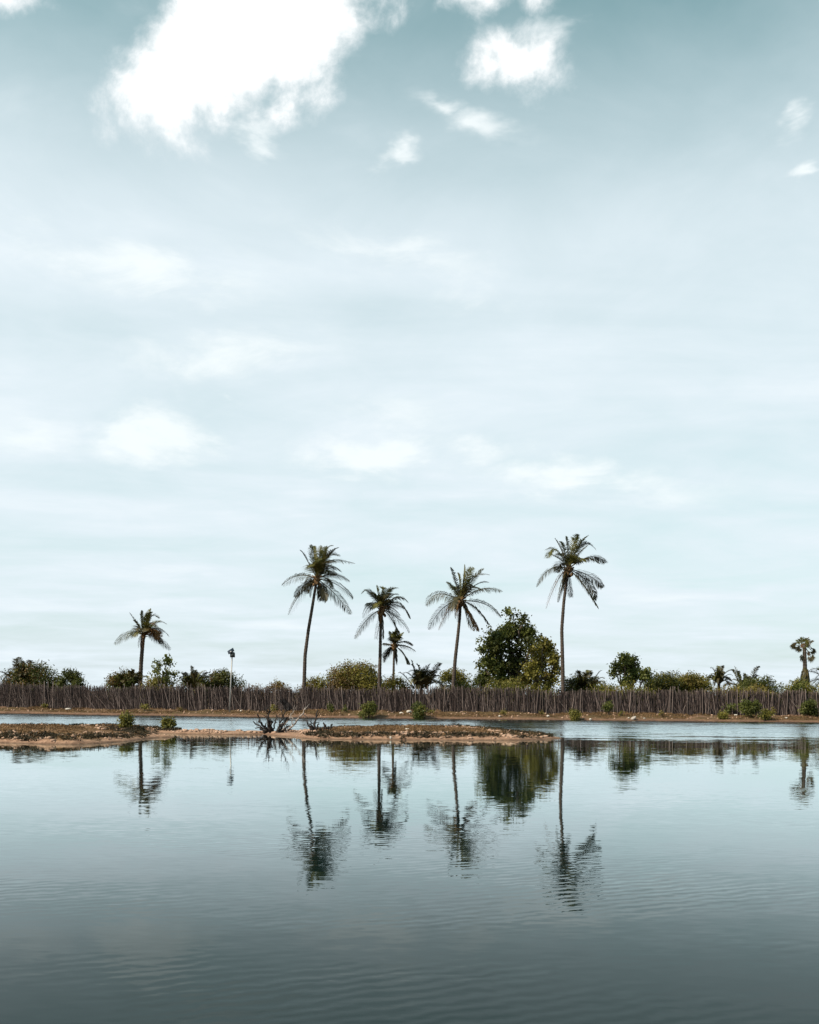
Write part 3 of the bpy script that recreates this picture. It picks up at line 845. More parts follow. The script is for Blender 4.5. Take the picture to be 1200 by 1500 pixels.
# ------------------------------------------------------------------ fan palm at the right
def fan_palm(d, seed):
    r = np.random.default_rng(seed)
    zp = lambda x, y: P(1140 + x / 16.67, 920 + y / 16.67, d)
    foot = zp(655, 1300); foot[2] = 0.42
    root = thing('fan_palm', foot, 'fan palm with round fan leaves and shaggy lower trunk at right edge', 'palm tree')
    path = np.array([foot - (0, 0, .15), zp(655, 1200), zp(655, 900), zp(645, 700), zp(645, 500), zp(640, 400)]) - foot
    trunk_mesh(path, 0.24, 0.15, 1.2, seed=seed).build('trunk', M['trunk'], root, True)
    heart = zp(645, 430) - foot
    spots = [(600, 270, 110, 'palm_green'), (500, 300, 80, 'palm_green'), (735, 265, 100, 'palm_dark'), (840, 320, 90, 'palm_dark'), (400, 430, 95, 'palm_dark'), (500, 520, 80, 'palm_dark'), (885, 500, 100, 'palm_dark'), (880, 590, 70, 'palm_dark'),
             (555, 750, 90, 'palm_dark'), (785, 770, 90, 'palm_dark'), (760, 640, 70, 'palm_dry'), (690, 420, 90, 'palm_green'), (590, 430, 70, 'palm_dry'), (670, 330, 90, 'palm_green'), (740, 400, 80, 'palm_dry')]
    for i, (x, y, rad, mat) in enumerate(spots):
        c = zp(x, y) - foot + np.array((0, r.uniform(-0.5, 0.5), 0)); R = rad / 16.67 * d / F * 1.15
        ax = unit(c - heart + np.array((0, 0, 0.001)))
        mb = MB()
        hub = c - ax * R * 0.5
        mb.tube([heart, (heart + hub) / 2 + np.array((0, 0, 0.06)), hub], [0.03, 0.025, 0.02], 4, False)
        nrm = unit(np.cross(ax, r.normal(size=3)) + np.array((0, -1.2, 0.3))); nrm = unit(nrm - ax * np.dot(nrm, ax)); sd = np.cross(nrm, ax)
        for k in range(17):
            a = math.radians(-125 + 250 * k / 16)
            dv = unit(ax * math.cos(a) + sd * math.sin(a) + nrm * r.uniform(-0.15, 0.15)); pw = np.cross(nrm, dv)
            L = R * r.uniform(1.1, 1.45) * (1 - 0.25 * abs(a) / 2.2); w = L * 0.10
            m = hub + dv * L * 0.6; e = hub + dv * L + np.array((0, 0, -0.12 * L))
            mb.add([hub, m + pw * w + nrm * 0.015, e, m - pw * w], [(0, 1, 2, 3)])
        o = mb.build('fan_leaf', M[mat], root)
        if mat == 'palm_dry':
            o['label'] = 'withered brown fan leaf'
    sk = MB()      # dead leaf skirt round the foot of the trunk
    for i in range(150):
        z = zp(655, r.uniform(960, 1260))[2] - foot[2]; a = r.uniform(0, 6.28)
        q0 = np.array((math.cos(a) * 0.15, math.sin(a) * 0.15, z)); spread = 0.28 + 0.45 * (1 - z / 2.6)
        q1 = q0 + np.array((math.cos(a) * spread, math.sin(a) * spread, r.uniform(-0.45, 0.1)))
        q2 = q1 + np.array((math.cos(a) * 0.08, math.sin(a) * 0.08, -0.3))
        tv = np.array((-math.sin(a), math.cos(a), 0)) * 0.06
        sk.add([q0 - tv, q0 + tv, q1 + tv * 1.6, q1 - tv * 1.6, q2], [(0, 1, 2, 3)], [(3, 2, 4)])
    tag(sk.build('dead_leaf_skirt', M['palm_dark'], root), 'shaggy skirt of dead leaf bases')


fan_palm(85, 21)


# ------------------------------------------------------------------ feather palm clumps (wild date palms)
def date_clump(label, x, y, d, n, L, seed, mat='palm_dark', spread=0.4, trunk_h=0.0, up=0.3):
    r = np.random.default_rng(seed)
    c = P(x, y, d); foot = np.array((c[0], d, 0.42))
    root = thing('date_palm', foot, label, 'palm bush', 'bushy feather palms behind the fence')
    h = c[2] - foot[2]
    trunk_mesh(np.array([(0, 0, -0.1), (0.03, 0, h * 0.5), (0, 0, h)]), 0.16, 0.13, 1.3, seed=seed).build('trunk', M['trunk'], root, True)
    for i in range(n):
        a = i * 2.399 + r.uniform(-0.3, 0.3); el = r.uniform(up - 0.25, 1.2)
        q = np.array((r.uniform(-1, 1) * spread, r.uniform(-1, 1) * spread * 0.6, h + r.uniform(-0.3, 0.05)))
        ln = L * r.uniform(0.75, 1.15)
        dv = np.array((math.cos(a) * math.cos(el), math.sin(a) * math.cos(el), math.sin(el)))
        ln *= 1 + 0.15 * r.normal()
        link('frond', frond_mesh('frond', q * (0.7, 0.7, 0.85), q + dv * ln * 0.55, q + dv * ln + np.array((0.05, 0, -0.33 * ln * math.cos(el))), 0.36 * L / 1.6, seed * 200 + i, 0.25, 32, 0.05, 0.05), M[mat if i % 4 else 'palm_green'], root)
    return root


date_clump('dark spiky feather palm clump between the round olive bush and the leaning palm', 617, 1000, 86, 44, 2.1, 31, spread=0.9)
date_clump('small dark feather palm top alone on the skyline right of centre', 1053, 990, 95, 34, 1.35, 32, spread=0.2, up=-0.1)
date_clump('spiky feather palm poking up left of the lamp post', 283, 1000, 90, 26, 1.7, 33, spread=0.5)
date_clump('feather palm reaching in from the right edge beside the fan palm', 1222, 990, 86, 26, 2.2, 34, spread=0.3, up=0.0)
date_clump('spiky feather palm in the dark thicket at far left', 30, 990, 92, 30, 2.0, 35, spread=0.8)
date_clump('feather palm by the foot of the small lone coconut palm', 192, 998, 92, 24, 1.7, 36, spread=0.4)
date_clump('feather palm in the low thicket right of the tallest coconut palm', 860, 1000, 88, 26, 1.6, 37, spread=0.6)
date_clump('feather palm among the bushes between skyline palm and fan palm', 1092, 1001, 92, 26, 1.6, 38, spread=0.5)

# ------------------------------------------------------------------ bushes behind the fence
BUSHES = [  # label, x0, x1, top, depth, leaf material, extra, leaves, size, shoots
    ('big dark thicket bush at far left edge', 2, 98, 969, 92, 'leaf_dark', 'leaf_brown', 7500, .16, 60),
    ('smaller dark bush ending the far left thicket', 82, 124, 981, 90, 'leaf_dark', 'leaf_mid', 3800, .15, 40),
    ('green bush left of the small lone coconut palm', 157, 203, 984, 92, 'leaf_mid', 'leaf_brown', 3600, .15, 35),
    ('rusty low bush right of the small lone coconut palm', 203, 262, 990, 91, 'leaf_olive', 'leaf_brown', 3600, .15, 30),
    ('rusty green bush left of the lamp post', 258, 312, 986, 91, 'leaf_mid', 'leaf_brown', 3800, .15, 35),
    ('dark bush behind the lamp post', 298, 357, 979, 92, 'leaf_dark', 'leaf_brown', 5000, .15, 50),
    ('low rusty bush right of the lamp post', 386, 428, 998, 90, 'leaf_brown', 'leaf_olive', 2200, .14, 25),
    ('thin low scrub between the lamp post bush and next rusty bush', 352, 392, 1004, 90, 'leaf_brown', None, 1100, .13, 20),
    ('low rusty bush right of the leaning palm trunk', 436, 492, 992, 88, 'leaf_olive', 'leaf_brown', 3200, .14, 30),
    ('big round olive bush in front of the medium palm', 472, 568, 968, 88, 'leaf_olive', 'leaf_brown', 10500, .15, 70),
    ('low bush below the small thin palm', 556, 604, 991, 87, 'leaf_olive', 'leaf_brown', 3000, .14, 25),
    ('olive bush behind the drooping palm trunk', 638, 692, 977, 90, 'leaf_olive', 'leaf_mid', 4600, .15, 45),
    ('low dark bush left of the dark leafy tree', 684, 722, 992, 87, 'leaf_mid', 'leaf_dark', 2600, .15, 20),
    ('low yellow green scrub along the foot of the two leafy trees', 690, 822, 994, 83, 'leaf_olive', 'leaf_mid', 6200, .14, 40),
    ('low olive scrub at the foot of the small leafy tree', 880, 965, 1000, 83, 'leaf_olive', 'leaf_mid', 4200, .14, 30),
    ('dark low bush right of the tallest coconut palm', 818, 888, 989, 88, 'leaf_dark', 'leaf_olive', 5200, .15, 45),
    ('pale green low bush left of the small leafy tree', 862, 912, 1001, 84, 'leaf_olive', 'leaf_mid', 2600, .14, 20),
    ('dark broad bush right of the small leafy tree', 940, 1005, 984, 90, 'leaf_dark', 'leaf_olive', 5600, .15, 45),
    ('yellow green bush left of the skyline palm', 985, 1046, 984, 91, 'leaf_olive', 'leaf_yellow', 5200, .15, 40),
    ('low yellow dry bush below the skyline palm', 1038, 1090, 1003, 84, 'leaf_yellow', 'leaf_olive', 2600, .13, 20),
    ('low yellow grassy bush right of the skyline palm', 1078, 1138, 1003, 83, 'leaf_yellow', 'leaf_olive', 3000, .13, 20),
    ('dark green bush halfway between skyline palm and fan palm', 1072, 1144, 991, 89, 'leaf_dark', 'leaf_mid', 5200, .15, 40),
    ('green bush at the foot of the fan palm', 1148, 1196, 997, 83, 'leaf_mid', 'leaf_olive', 3400, .15, 30),
    ('rusty bush at far right edge', 1186, 1240, 1000, 82, 'leaf_olive', 'leaf_brown', 3200, .15, 25),
]
for i, (label, x0, x1, top, d, mat, ex, n, size, sh) in enumerate(BUSHES):
    bl, base = auto_blobs(x0, x1, top, d, 300 + i, n=11 if x1 - x0 > 60 else 8)
    extra = None
    if ex:
        k = np.random.default_rng(400 + i).choice(len(bl), max(3, len(bl) // 3), replace=False)
        extra = (ex, int(n * 0.5), [(b[0], b[1] - b[3] * 0.25, b[2], b[3] * 0.95) for b in (bl[j] for j in k)], 'foliage')
    plant('bush', label, 'bush', base, bl, mat, int(n * 1.3), size * 1.3, 500 + i, 0.07, sh, 0.5, 'bushes behind the fence', 0.42, extra=extra)

# ------------------------------------------------------------------ leafy trees


def px_blobs(lst, d, seed, grow=1.0):
    r = np.random.default_rng(seed)
    out = []
    for (x, y, rad) in lst:
        c = P(x, y, d); rr = rad * d / F * grow
        out.append((c[0], d + r.uniform(-1, 1) * 1.3, c[2], rr))
    return out


dark_l = [(757, 918, 15), (772, 930, 14), (745, 928, 14), (728, 933, 11), (722, 948, 12), (735, 953, 14), (755, 947, 16), (776, 945, 12), (788, 938, 7), (716, 970, 10), (728, 978, 12), (745, 972, 14), (762, 968, 13), (712, 993, 9), (734, 998, 14), (756, 998, 12),
          (745, 896, 3.5), (755, 899, 4), (703, 938, 3), (705, 953, 4.5), (704, 975, 5), (768, 910, 8), (715, 925, 5)]
plant('leafy_tree', 'tall dark leafy tree left of the tallest coconut palm', 'tree', np.array((P(748, 1000, 87)[0], 87, 0.42)), px_blobs(dark_l, 87, 5), 'leaf_dark', 5600, .23, 601, 0.2, 40, 0.6,
      'broadleaf trees behind the fence', 0.7, stems=18, limbs='trunk', leafname='crown',
      extra=('leaf_mid', 5800, px_blobs([(722, 948, 12), (728, 935, 11), (716, 970, 10), (728, 978, 12), (712, 993, 9), (745, 925, 10), (775, 925, 9), (734, 998, 12), (745, 896, 3.5), (703, 938, 3), (705, 953, 4.5)], 86.2, 6), 'crown'))
light_l = [(797, 943, 6), (806, 949, 7), (796, 957, 9), (808, 964, 8), (813, 982, 6), (791, 972, 12), (776, 983, 12), (769, 996, 9), (786, 998, 9), (802, 992, 7), (800, 1006, 7), (812, 997, 4), (782, 952, 7)]
plant('leafy_tree', 'yellow green leafy tree against the right side of the dark tree', 'tree', np.array((P(788, 1000, 84)[0], 84, 0.42)), px_blobs(light_l, 84, 7), 'leaf_olive', 4200, .22, 602, 0.13, 25, 0.4,
      'broadleaf trees behind the fence', 0.7, stems=12, limbs='trunk', leafname='crown',
      extra=('leaf_yellow', 2400, px_blobs([(776, 983, 12), (791, 972, 11), (769, 996, 9), (786, 960, 7), (806, 949, 7), (808, 964, 8), (813, 982, 6), (797, 943, 6), (802, 992, 7), (814, 972, 6)], 84.8, 8), 'crown'))
small_l = [(920, 963, 6), (912, 966, 6.5), (905, 975, 6), (925, 971, 7), (931, 966, 4), (918, 980, 7), (933, 980, 7), (903, 985, 4), (940, 988, 7), (925, 991, 8), (945, 993, 5), (912, 1000, 6)]
plant('leafy_tree', 'small leafy tree with open crown on the right skyline', 'tree', np.array((P(924, 1000, 86)[0], 86, 0.42)), px_blobs(small_l, 86, 9), 'leaf_mid', 4000, .21, 603, 0.11, 20, 0.4,
      'broadleaf trees behind the fence', 0.7, stems=12, limbs='trunk', leafname='crown')
sap_l = [(241, 966, 3.2), (250, 970, 4.5), (228, 969, 2.4), (236, 975, 4), (228, 981, 3.6), (233, 986, 4), (243, 985, 4), (252, 987, 3.5), (246, 995, 5), (235, 995, 5), (226, 998, 5)]
plant('leafy_tree', 'thin sparse sapling right of the small lone coconut palm', 'tree', np.array((P(240, 1000, 90)[0], 90, 0.42)), px_blobs(sap_l, 90, 10), 'leaf_mid', 950, .22, 604, 0.06, 6, 0.3,
      'broadleaf trees behind the fence', 0.75, stems=11, limbs='trunk', leafname='crown')


# ------------------------------------------------------------------ brushwood fence
def stick_pts(r, h, lean, crook):
    z = np.array([-0.12, h * 0.3, h * 0.65, h])
    p = np.stack([lean * z / h + np.cumsum(r.normal(size=4)) * crook, np.cumsum(r.normal(size=4)) * crook * 0.4, z], 1)
    p[0, :2] *= 0.2
    return p


def build_fence():
    r = np.random.default_rng(77)
    x0 = -44.0
    root = thing('brushwood_fence', (0, float(fence_y(0)), 0.4), 'long dark brushwood fence of upright sticks along the far bank', 'fence')
    org = np.array(root.location)
    variants = []
    for k in range(10):
        rr = np.random.default_rng(900 + k); mb = MB()
        h = 1.0
        p = stick_pts(rr, h, rr.normal() * 0.02, 0.012)
        mb.tube(p, [0.040, 0.036, 0.031, 0.024], 6)
        variants.append(mesh_np('stake', np.concatenate(mb.v), np.concatenate(mb.q), np.concatenate(mb.t), True))
        variants[-1].materials.append(M['stake'])
    xs = np.linspace(-36.5, 33.0, 300) + r.normal(size=300) * 0.10
    for x in xs:
        o = bpy.data.objects.new('stake', variants[r.integers(0, 10)]); COL.objects.link(o); o.parent = root
        y = float(fence_y(x)) + (-0.10 if r.random() < 0.35 else 0.09) + r.normal() * 0.02
        o.location = (x - org[0], y - org[1], float(ground_z(x, y)) - org[2])
        sh = r.uniform(0.55, 1.1)
        o.scale = (sh, sh, (1.93 + 0.07 * math.sin(x * 0.31)) * r.uniform(0.90, 1.10) * (1.06 if x < -24 else 1.0))
        o.rotation_euler = (r.normal() * 0.02, r.normal() * 0.06, r.uniform(-0.4, 0.4))
    mb = MB()
    n = 13000
    X = r.uniform(x0, 42, n)
    gy = fence_y(X); layer = r.choice([0, 1, 2], n, p=[0.34, 0.33, 0.33])
    Y = gy + layer * 0.08 - 0.05 + r.normal(size=n) * 0.02
    Zg = ground_z(X, Y)
    top = 1.76 + 0.06 * np.sin(X * 0.31) + 0.14 * fbm(X * 0.8, X * 0, 3)
    for i in range(n):
        short = r.random() < 0.35
        h = top[i] * (r.uniform(0.55, 0.95) if short else r.uniform(0.9, 1.06)) * (1.06 if X[i] < -24 else 1.0)
        lean = r.normal(-0.12, 0.17) * (2.2 if short else 1.0) + 0.12 * fbm(X[i] * 0.3, 2.0, 2) * 3
        p = stick_pts(r, h, lean, 0.035)
        rad = r.uniform(0.008, 0.027)
        mb.tube(p + np.array((X[i], Y[i], Zg[i])) - org, [rad, rad * 0.95, rad * 0.8, rad * 0.5], 4 if layer[i] == 0 else 3, False)
    tag(mb.build('brushwood', M['stick'], root), 'dense brushwood sticks between the stakes', kind='stuff')
    for z in (0.55, 1.35):
        rb = MB(); xs2 = np.arange(x0, 42, 0.8)
        rb.tube(np.stack([xs2, fence_y(xs2) + 0.16, ground_z(xs2, fence_y(xs2)) + z + r.normal(size=len(xs2)) * 0.015], 1) - org, 0.03, 5)
        rb.build('rail', M['stick'], root, True)


build_fence()


# ------------------------------------------------------------------ lamp post with solar panel
def lamp_post():
    d = 75.6
    foot = P(336.2, 1043, d); foot[2] = float(ground_z(foot[0], d)) - 0.02
    root = thing('solar_lamp_post', foot, 'thin pale lamp post with black solar panel head rising over the fence', 'lamp post')
    s = d / F
    top = P(340.2, 960.5, d) - foot
    mb = MB(); mb.tube([(0, 0, -0.3), top * 0.5, top], [0.062, 0.056, 0.045], 10); mb.build('pole', M['pole'], root, True)
    mb = MB(); mb.box((0, 0, 0.01), (0.3, 0.3, 0.02)); mb.build('base_plate', M['pole'], root)
    h = MB(); h.box(top + np.array((0.03, 0, 0.05)), (0.33, 0.26, 0.34)); h.box(top + np.array((0.06, 0, 0.23)), (0.20, 0.16, 0.08))
    hd = h.build('lamp_housing', M['black_metal'], root)
    rot = Matrix.Rotation(math.radians(-32), 3, 'Y') @ Matrix.Rotation(math.radians(38), 3, 'X')
    pn = MB(); pn.box(top + np.array((-0.10, 0, 0.35)), (0.50, 0.44, 0.05), rot); pn.build('solar_panel', M['solar'], root)
    br = MB(); br.tube([top + np.array((0, 0, 0.2)), top + np.array((-0.09, 0, 0.34))], [0.025, 0.025], 6); br.build('panel_bracket', M['black_metal'], hd)


lamp_post()


# ------------------------------------------------------------------ dead brush on the spit
def dead_brush(name, label, base_px, branches, seed, d=43.0):
    r = np.random.default_rng(seed)
    base = P(base_px[0], base_px[1], d); base[2] = float(spit_z(np.array([base[0]]), np.array([d]))[0])
    root = thing(name, base, label, 'dead bush', 'dead bushes on the spit')
    for i, br in enumerate(branches):
        pts, rad, mat = br
        q = [P(x, y, d) for x, y in pts]
        dep = r.uniform(-0.5, 0.5)
        n = len(q)
        q = np.array([p + np.array((0, dep * k / max(1, n - 1), 0)) for k, p in enumerate(q)]) - base
        q[0, 2] = -0.05 + r.uniform(0, 0.03)
        # densify with crooks
        tt = np.linspace(0, n - 1, n * 4); pth = np.stack([np.interp(tt, np.arange(n), q[:, k]) for k in range(3)], 1)
        pth[1:-1] += r.normal(size=(len(pth) - 2, 3)) * 0.018
        mb = MB(); mb.tube(pth, np.linspace(rad * 1.5, rad * 0.6, len(pth)), 6)
        L = np.linalg.norm(pth[-1] - pth[0])
        for k in range(int(3 + L * 4)):
            j = r.integers(len(pth) // 4, len(pth) - 1); st = pth[j]
            dv = unit(unit(pth[-1] - pth[0]) * 0.6 + r.normal(size=3) * 0.6 + np.array((0, 0, 0.3)))
            l = L * r.uniform(0.12, 0.32); rr = rad * 0.6
            mb.tube([st, st + dv * l * 0.5 + r.normal(size=3) * 0.015, st + dv * l + np.array((0, 0, l * 0.25))], [rr, rr * 0.75, rr * 0.4], 5)
        o = mb.build('branch', M[mat], root, True)
        if mat == 'bleached':
            o['label'] = 'pale bleached branch'
    return root


dead_brush('dead_bush', 'larger dead bush with one long bleached branch sticking out to the right', (400, 1072), [
    ([(396, 1071), (385, 1067), (371, 1061)], 0.032, 'dead'), ([(395, 1071), (383, 1061), (376, 1046)], 0.030, 'dead'), ([(394, 1072), (392, 1056), (392.8, 1038)], 0.040, 'dead'), ([(399, 1072), (402, 1060), (404.5, 1048)], 0.028, 'dead'),
    ([(406, 1072), (412, 1053), (421, 1032.5)], 0.026, 'dead'), ([(410, 1072), (420, 1058), (430.5, 1041)], 0.020, 'bleached'), ([(416, 1072.5), (424, 1068), (434, 1058), (442, 1047), (448, 1038)], 0.034, 'bleached'), ([(398, 1072), (388, 1065), (380, 1056)], 0.03, 'dead'), ([(404, 1072), (412, 1062), (424, 1052)], 0.03, 'dead'), ([(392, 1072), (383, 1066), (373, 1066)], 0.028, 'dead'),
    ([(396, 1072), (396, 1062), (395, 1053)], 0.055, 'dead'), ([(400, 1072), (397, 1063), (399, 1056)], 0.05, 'dead'), ([(408, 1072), (416, 1060), (419, 1050)], 0.040, 'dead'), ([(412, 1072), (419, 1066), (425, 1063)], 0.036, 'dead'),
    ([(388, 1072), (384, 1070), (379, 1068)], 0.03, 'dead'), ([(390, 1072), (388, 1066), (387, 1061)], 0.03, 'dead'), ([(402, 1072), (409, 1066), (413, 1058)], 0.03, 'dead'), ([(404, 1072.5), (396, 1070), (386, 1071)], 0.04, 'dead'), ([(404, 1072.5), (414, 1070), (428, 1069)], 0.035, 'dead')], 41)
dead_brush('dead_bush', 'smaller dark dead bush right of the bleached branches', (459, 1072.5), [
    ([(458, 1072), (452, 1064), (447, 1054)], 0.035, 'dead'), ([(460, 1072), (461, 1058), (465, 1040)], 0.040, 'dead'), ([(459, 1072), (457, 1063), (456, 1056)], 0.03, 'dead'), ([(462, 1072), (466, 1066), (468, 1059)], 0.032, 'dead'),
    ([(461, 1072), (459, 1067), (453, 1063)], 0.03, 'dead'), ([(463, 1072), (468, 1070), (472, 1067)], 0.03, 'dead')], 42)
dead_brush('dead_bush', 'low dark dead stump clump where the grassy spit begins', (477, 1073), [
    ([(475, 1073), (475, 1066), (474.5, 1058.5)], 0.045, 'dead'), ([(477, 1073), (478, 1067), (478.5, 1061)], 0.045, 'dead'), ([(483, 1073), (484, 1068), (487, 1061)], 0.045, 'dead'), ([(490, 1073), (492, 1071), (493.5, 1068)], 0.03, 'bleached'),
    ([(480, 1073), (481, 1069), (482, 1065)], 0.04, 'dead'), ([(474, 1073), (471, 1070), (469, 1067)], 0.03, 'dead')], 43)

# ------------------------------------------------------------------ green shrubs on spit and bank


def ground_at(px, py, spit=False):
    """walk along the pixel's ray until it meets the ground"""
    x, y = unroll(px, py)
    for d in np.arange(30 if spit else 69, 52 if spit else 90, 0.05):
        z = EYE - y * d / F
        g = float(spit_z(np.array([x * d / F]), np.array([d]))[0]) if spit else float(ground_z(x * d / F, d))
        if z <= g:
            return np.array((x * d / F, d, g))
    return np.array((x * d / F, d, g))


def shrub(label, px, py_base, w, h, seed, mat, spit=False, n=900, size=0.09, group='green shrubs by the water', gap=0.0, extra=None, name='shrub'):
    b = ground_at(px, py_base, spit); d = b[1]; s = d / F
    r = np.random.default_rng(seed)
    W = w * s; H = h * s
    bl = []
    for i in range(9):
        a = r.uniform(0, 6.28); q = r.uniform(0.15, 0.62)
        rr = min(W, H) * 0.5 * r.uniform(0.38, 0.6)
        bl.append((b[0] + math.cos(a) * W * 0.5 * q, b[1] + math.sin(a) * W * 0.5 * q, b[2] + gap * s + r.uniform(rr * 0.8, max(rr, H - gap * s - rr * 0.9)), rr))
    ex = None
    if extra:
        ex = (extra, n // 3, [(x, y - q * 0.2, z, q) for x, y, z, q in bl[:4]], 'foliage')
    return plant(name, label, 'shrub', b, bl, mat, n, size, seed, 0.025, 10, 0.12, group, 0.55, extra=ex, zmin=b[2] + gap * s * 0.8)


shrub('round green shrub on a short stem at the left spit tip', 185, 1068, 21, 21, 51, 'leaf_olive', True, 1300, .10, gap=3, extra='leaf_dark')
shrub('round green shrub on the thin sand strip, second from the left', 248, 1068.5, 20, 18, 52, 'leaf_olive', True, 1200, .10, extra='leaf_dark')
shrub('bright green round shrub on the far bank, left of two', 539, 1052, 23, 23, 53, 'leaf_mid', False, 1700, .13, extra='leaf_olive')
shrub('bright green round shrub on the far bank beside pale rubble', 612, 1053, 24, 23, 54, 'leaf_mid', False, 1800, .13, extra='leaf_olive')
shrub('small green shrub on the far bank below the tallest palm', 843, 1055.5, 17, 16, 55, 'leaf_olive', False, 1000, .12, extra='leaf_dark')
shrub('loose green shrub against the fence below the small leafy tree', 892, 1046, 17, 18, 56, 'leaf_mid', False, 500, .13)
shrub('tall green shrub against the fence, largest of the right cluster', 1098, 1050.5, 30, 27, 57, 'leaf_mid', False, 1900, .14, extra='leaf_dark')
shrub('small round shrub left in the right cluster, by the water', 1059, 1053.5, 15, 13, 58, 'leaf_olive', False, 700, .11)
shrub('low round shrub right in the right cluster, by the water', 1121, 1054.5, 22, 14, 59, 'leaf_olive', False, 1000, .11, extra='leaf_mid')
shrub('thin leafy shrub left of the tall shrub by the fence', 1069, 1047, 18, 16, 60, 'leaf_mid', False, 260, .13)
shrub('thin leafy sprout by the fence, leftmost of the right cluster', 1050, 1047, 10, 13, 61, 'leaf_mid', False, 140, .13)
shrub('broad dark green shrub at the right edge against the fence', 1186, 1049, 42, 24, 62, 'leaf_mid', False, 2600, .14, extra='leaf_dark')
shrub('pale leafy sprout at the fence foot right of centre', 739, 1049, 11, 10, 63, 'leaf_yellow', False, 110, .11, group='weeds along the fence')
shrub('tiny pale weed at the fence foot left of the tallest palm', 794, 1047, 7, 6, 64, 'leaf_yellow', False, 60, .10, group='weeds along the fence')
shrub('tiny weed on the bank just left of the tilted stone', 910, 1048.5, 7, 6, 65, 'leaf_olive', False, 60, .10, group='weeds along the fence')
shrub('tiny yellow weed on the bank right of the tilted stone', 969, 1050, 6, 7, 66, 'leaf_yellow', False, 60, .09, group='weeds along the fence')
shrub('low weed at the fence foot just right of the left bank shrub', 505, 1043, 10, 8, 67, 'leaf_mid', False, 110, .11, group='weeds along the fence')
shrub('dark weed against the fence left of the bank shrubs', 484, 1043, 10, 14, 68, 'leaf_mid', False, 200, .11, group='weeds along the fence')
shrub('low weed at the fence foot behind the left spit shrub', 212, 1041, 13, 9, 69, 'leaf_olive', False, 160, .11, group='weeds along the fence')
shrub('low pale weed at the fence foot above the thin sand strip', 264, 1042, 7, 6, 70, 'leaf_yellow', False, 70, .10, group='weeds along the fence')
shrub('low weed at the fence foot near the left edge', 66, 1037, 9, 6, 71, 'leaf_olive', False, 90, .11, group='weeds along the fence')
shrub('low weed at the fence foot left of the white slab', 84, 1038, 8, 7, 72, 'leaf_yellow', False, 70, .11, group='weeds along the fence')
shrub('low weed at the fence foot behind the dead bushes', 402, 1043, 10, 9, 73, 'leaf_olive', False, 110, .11, group='weeds along the fence')
shrub('low green weed just right of the rubble shrub', 632, 1046, 12, 6, 74, 'leaf_olive', False, 110, .10, group='weeds along the fence')
shrub('pale weed at the fence foot, left of two in the right cluster gap', 1134, 1047, 6, 9, 75, 'leaf_yellow', False, 50, .10, group='weeds along the fence')
shrub('pale weed at the fence foot, right of two in the right cluster gap', 1143, 1047, 6, 8, 76, 'leaf_yellow', False, 50, .10, group='weeds along the fence')


# ------------------------------------------------------------------ stones
def stone(name, label, px, py, sz, seed, mat='stone', spit=False, rot=(0, 0, 0), jag=0.22):
    b = ground_at(px, py, spit); s = b[1] / F
    mb = MB(); mb.lump((0, 0, 0), (sz[0] * s * 0.5, sz[1] * s * 0.5, sz[2] * s * 0.5), seed, jag, 7, 10)
    o = mb.build(name, M[mat])
    o.location = (float(b[0]), float(b[1]), float(b[2]) + sz[2] * s * 0.32); o.rotation_euler = rot
    return tag(o, label, 'stone', 'pale stones by the water')


stone('stone', 'flat white stone slab on the far bank near the left edge', 100, 1040, (9, 7, 3.4), 81, rot=(0, -0.05, 0.3))
stone('stone', 'tilted grey stone on the far right bank by the water', 928, 1054, (10, 8, 4.5), 82, 'stone_grey', rot=(0.1, -0.55, 0.2), jag=0.12)
stone('stone', 'pale rubble stone left of the bank shrub, biggest piece', 599, 1044, (8, 7, 4.5), 83)
stone('stone', 'pale rubble stone left of the biggest rubble piece', 588, 1045.5, (6, 5, 2.6), 84)
stone('stone', 'small white upright stone at the water edge of the spit', 572.3, 1083, (2.6, 2.4, 5.2), 85, spit=True)
stone('stone', 'white block stone between the right shrubs', 1078, 1048.5, (5.5, 5, 2.6), 86)
stone('stone', 'small white stone on the bank at right, beyond the shrub cluster', 1152, 1052.5, (5, 4, 2.2), 87)
stone('stone', 'small pale stone on the bank right of the pale sprout', 803, 1050, (4.5, 4, 3), 88)
stone('stone', 'small pale stone at the bank edge right of the shrub below the tallest palm', 865, 1055, (3.6, 3.2, 3), 89)
stone('stone', 'small white stone on the bank left of the pale sprout', 732, 1050, (3.6, 3.2, 2.4), 90)
stone('stone', 'small white stone left of the tilted stone', 921, 1052.5, (2.8, 2.6, 2.4), 91)
stone('stone', 'small white stone right of the tilted stone', 944, 1053, (4, 3.4, 2), 92)
stone('stone', 'small white stone at the foot of the lamp post', 353, 1042.5, (3, 2.8, 2.6), 93)
stone('stone', 'pale stone on top of the grassy spit, left of two', 589, 1066.5, (8, 5, 2.4), 94, spit=True)
stone('stone', 'pale stone on top of the grassy spit, right of two', 597, 1069, (7, 5, 2.6), 95, spit=True)


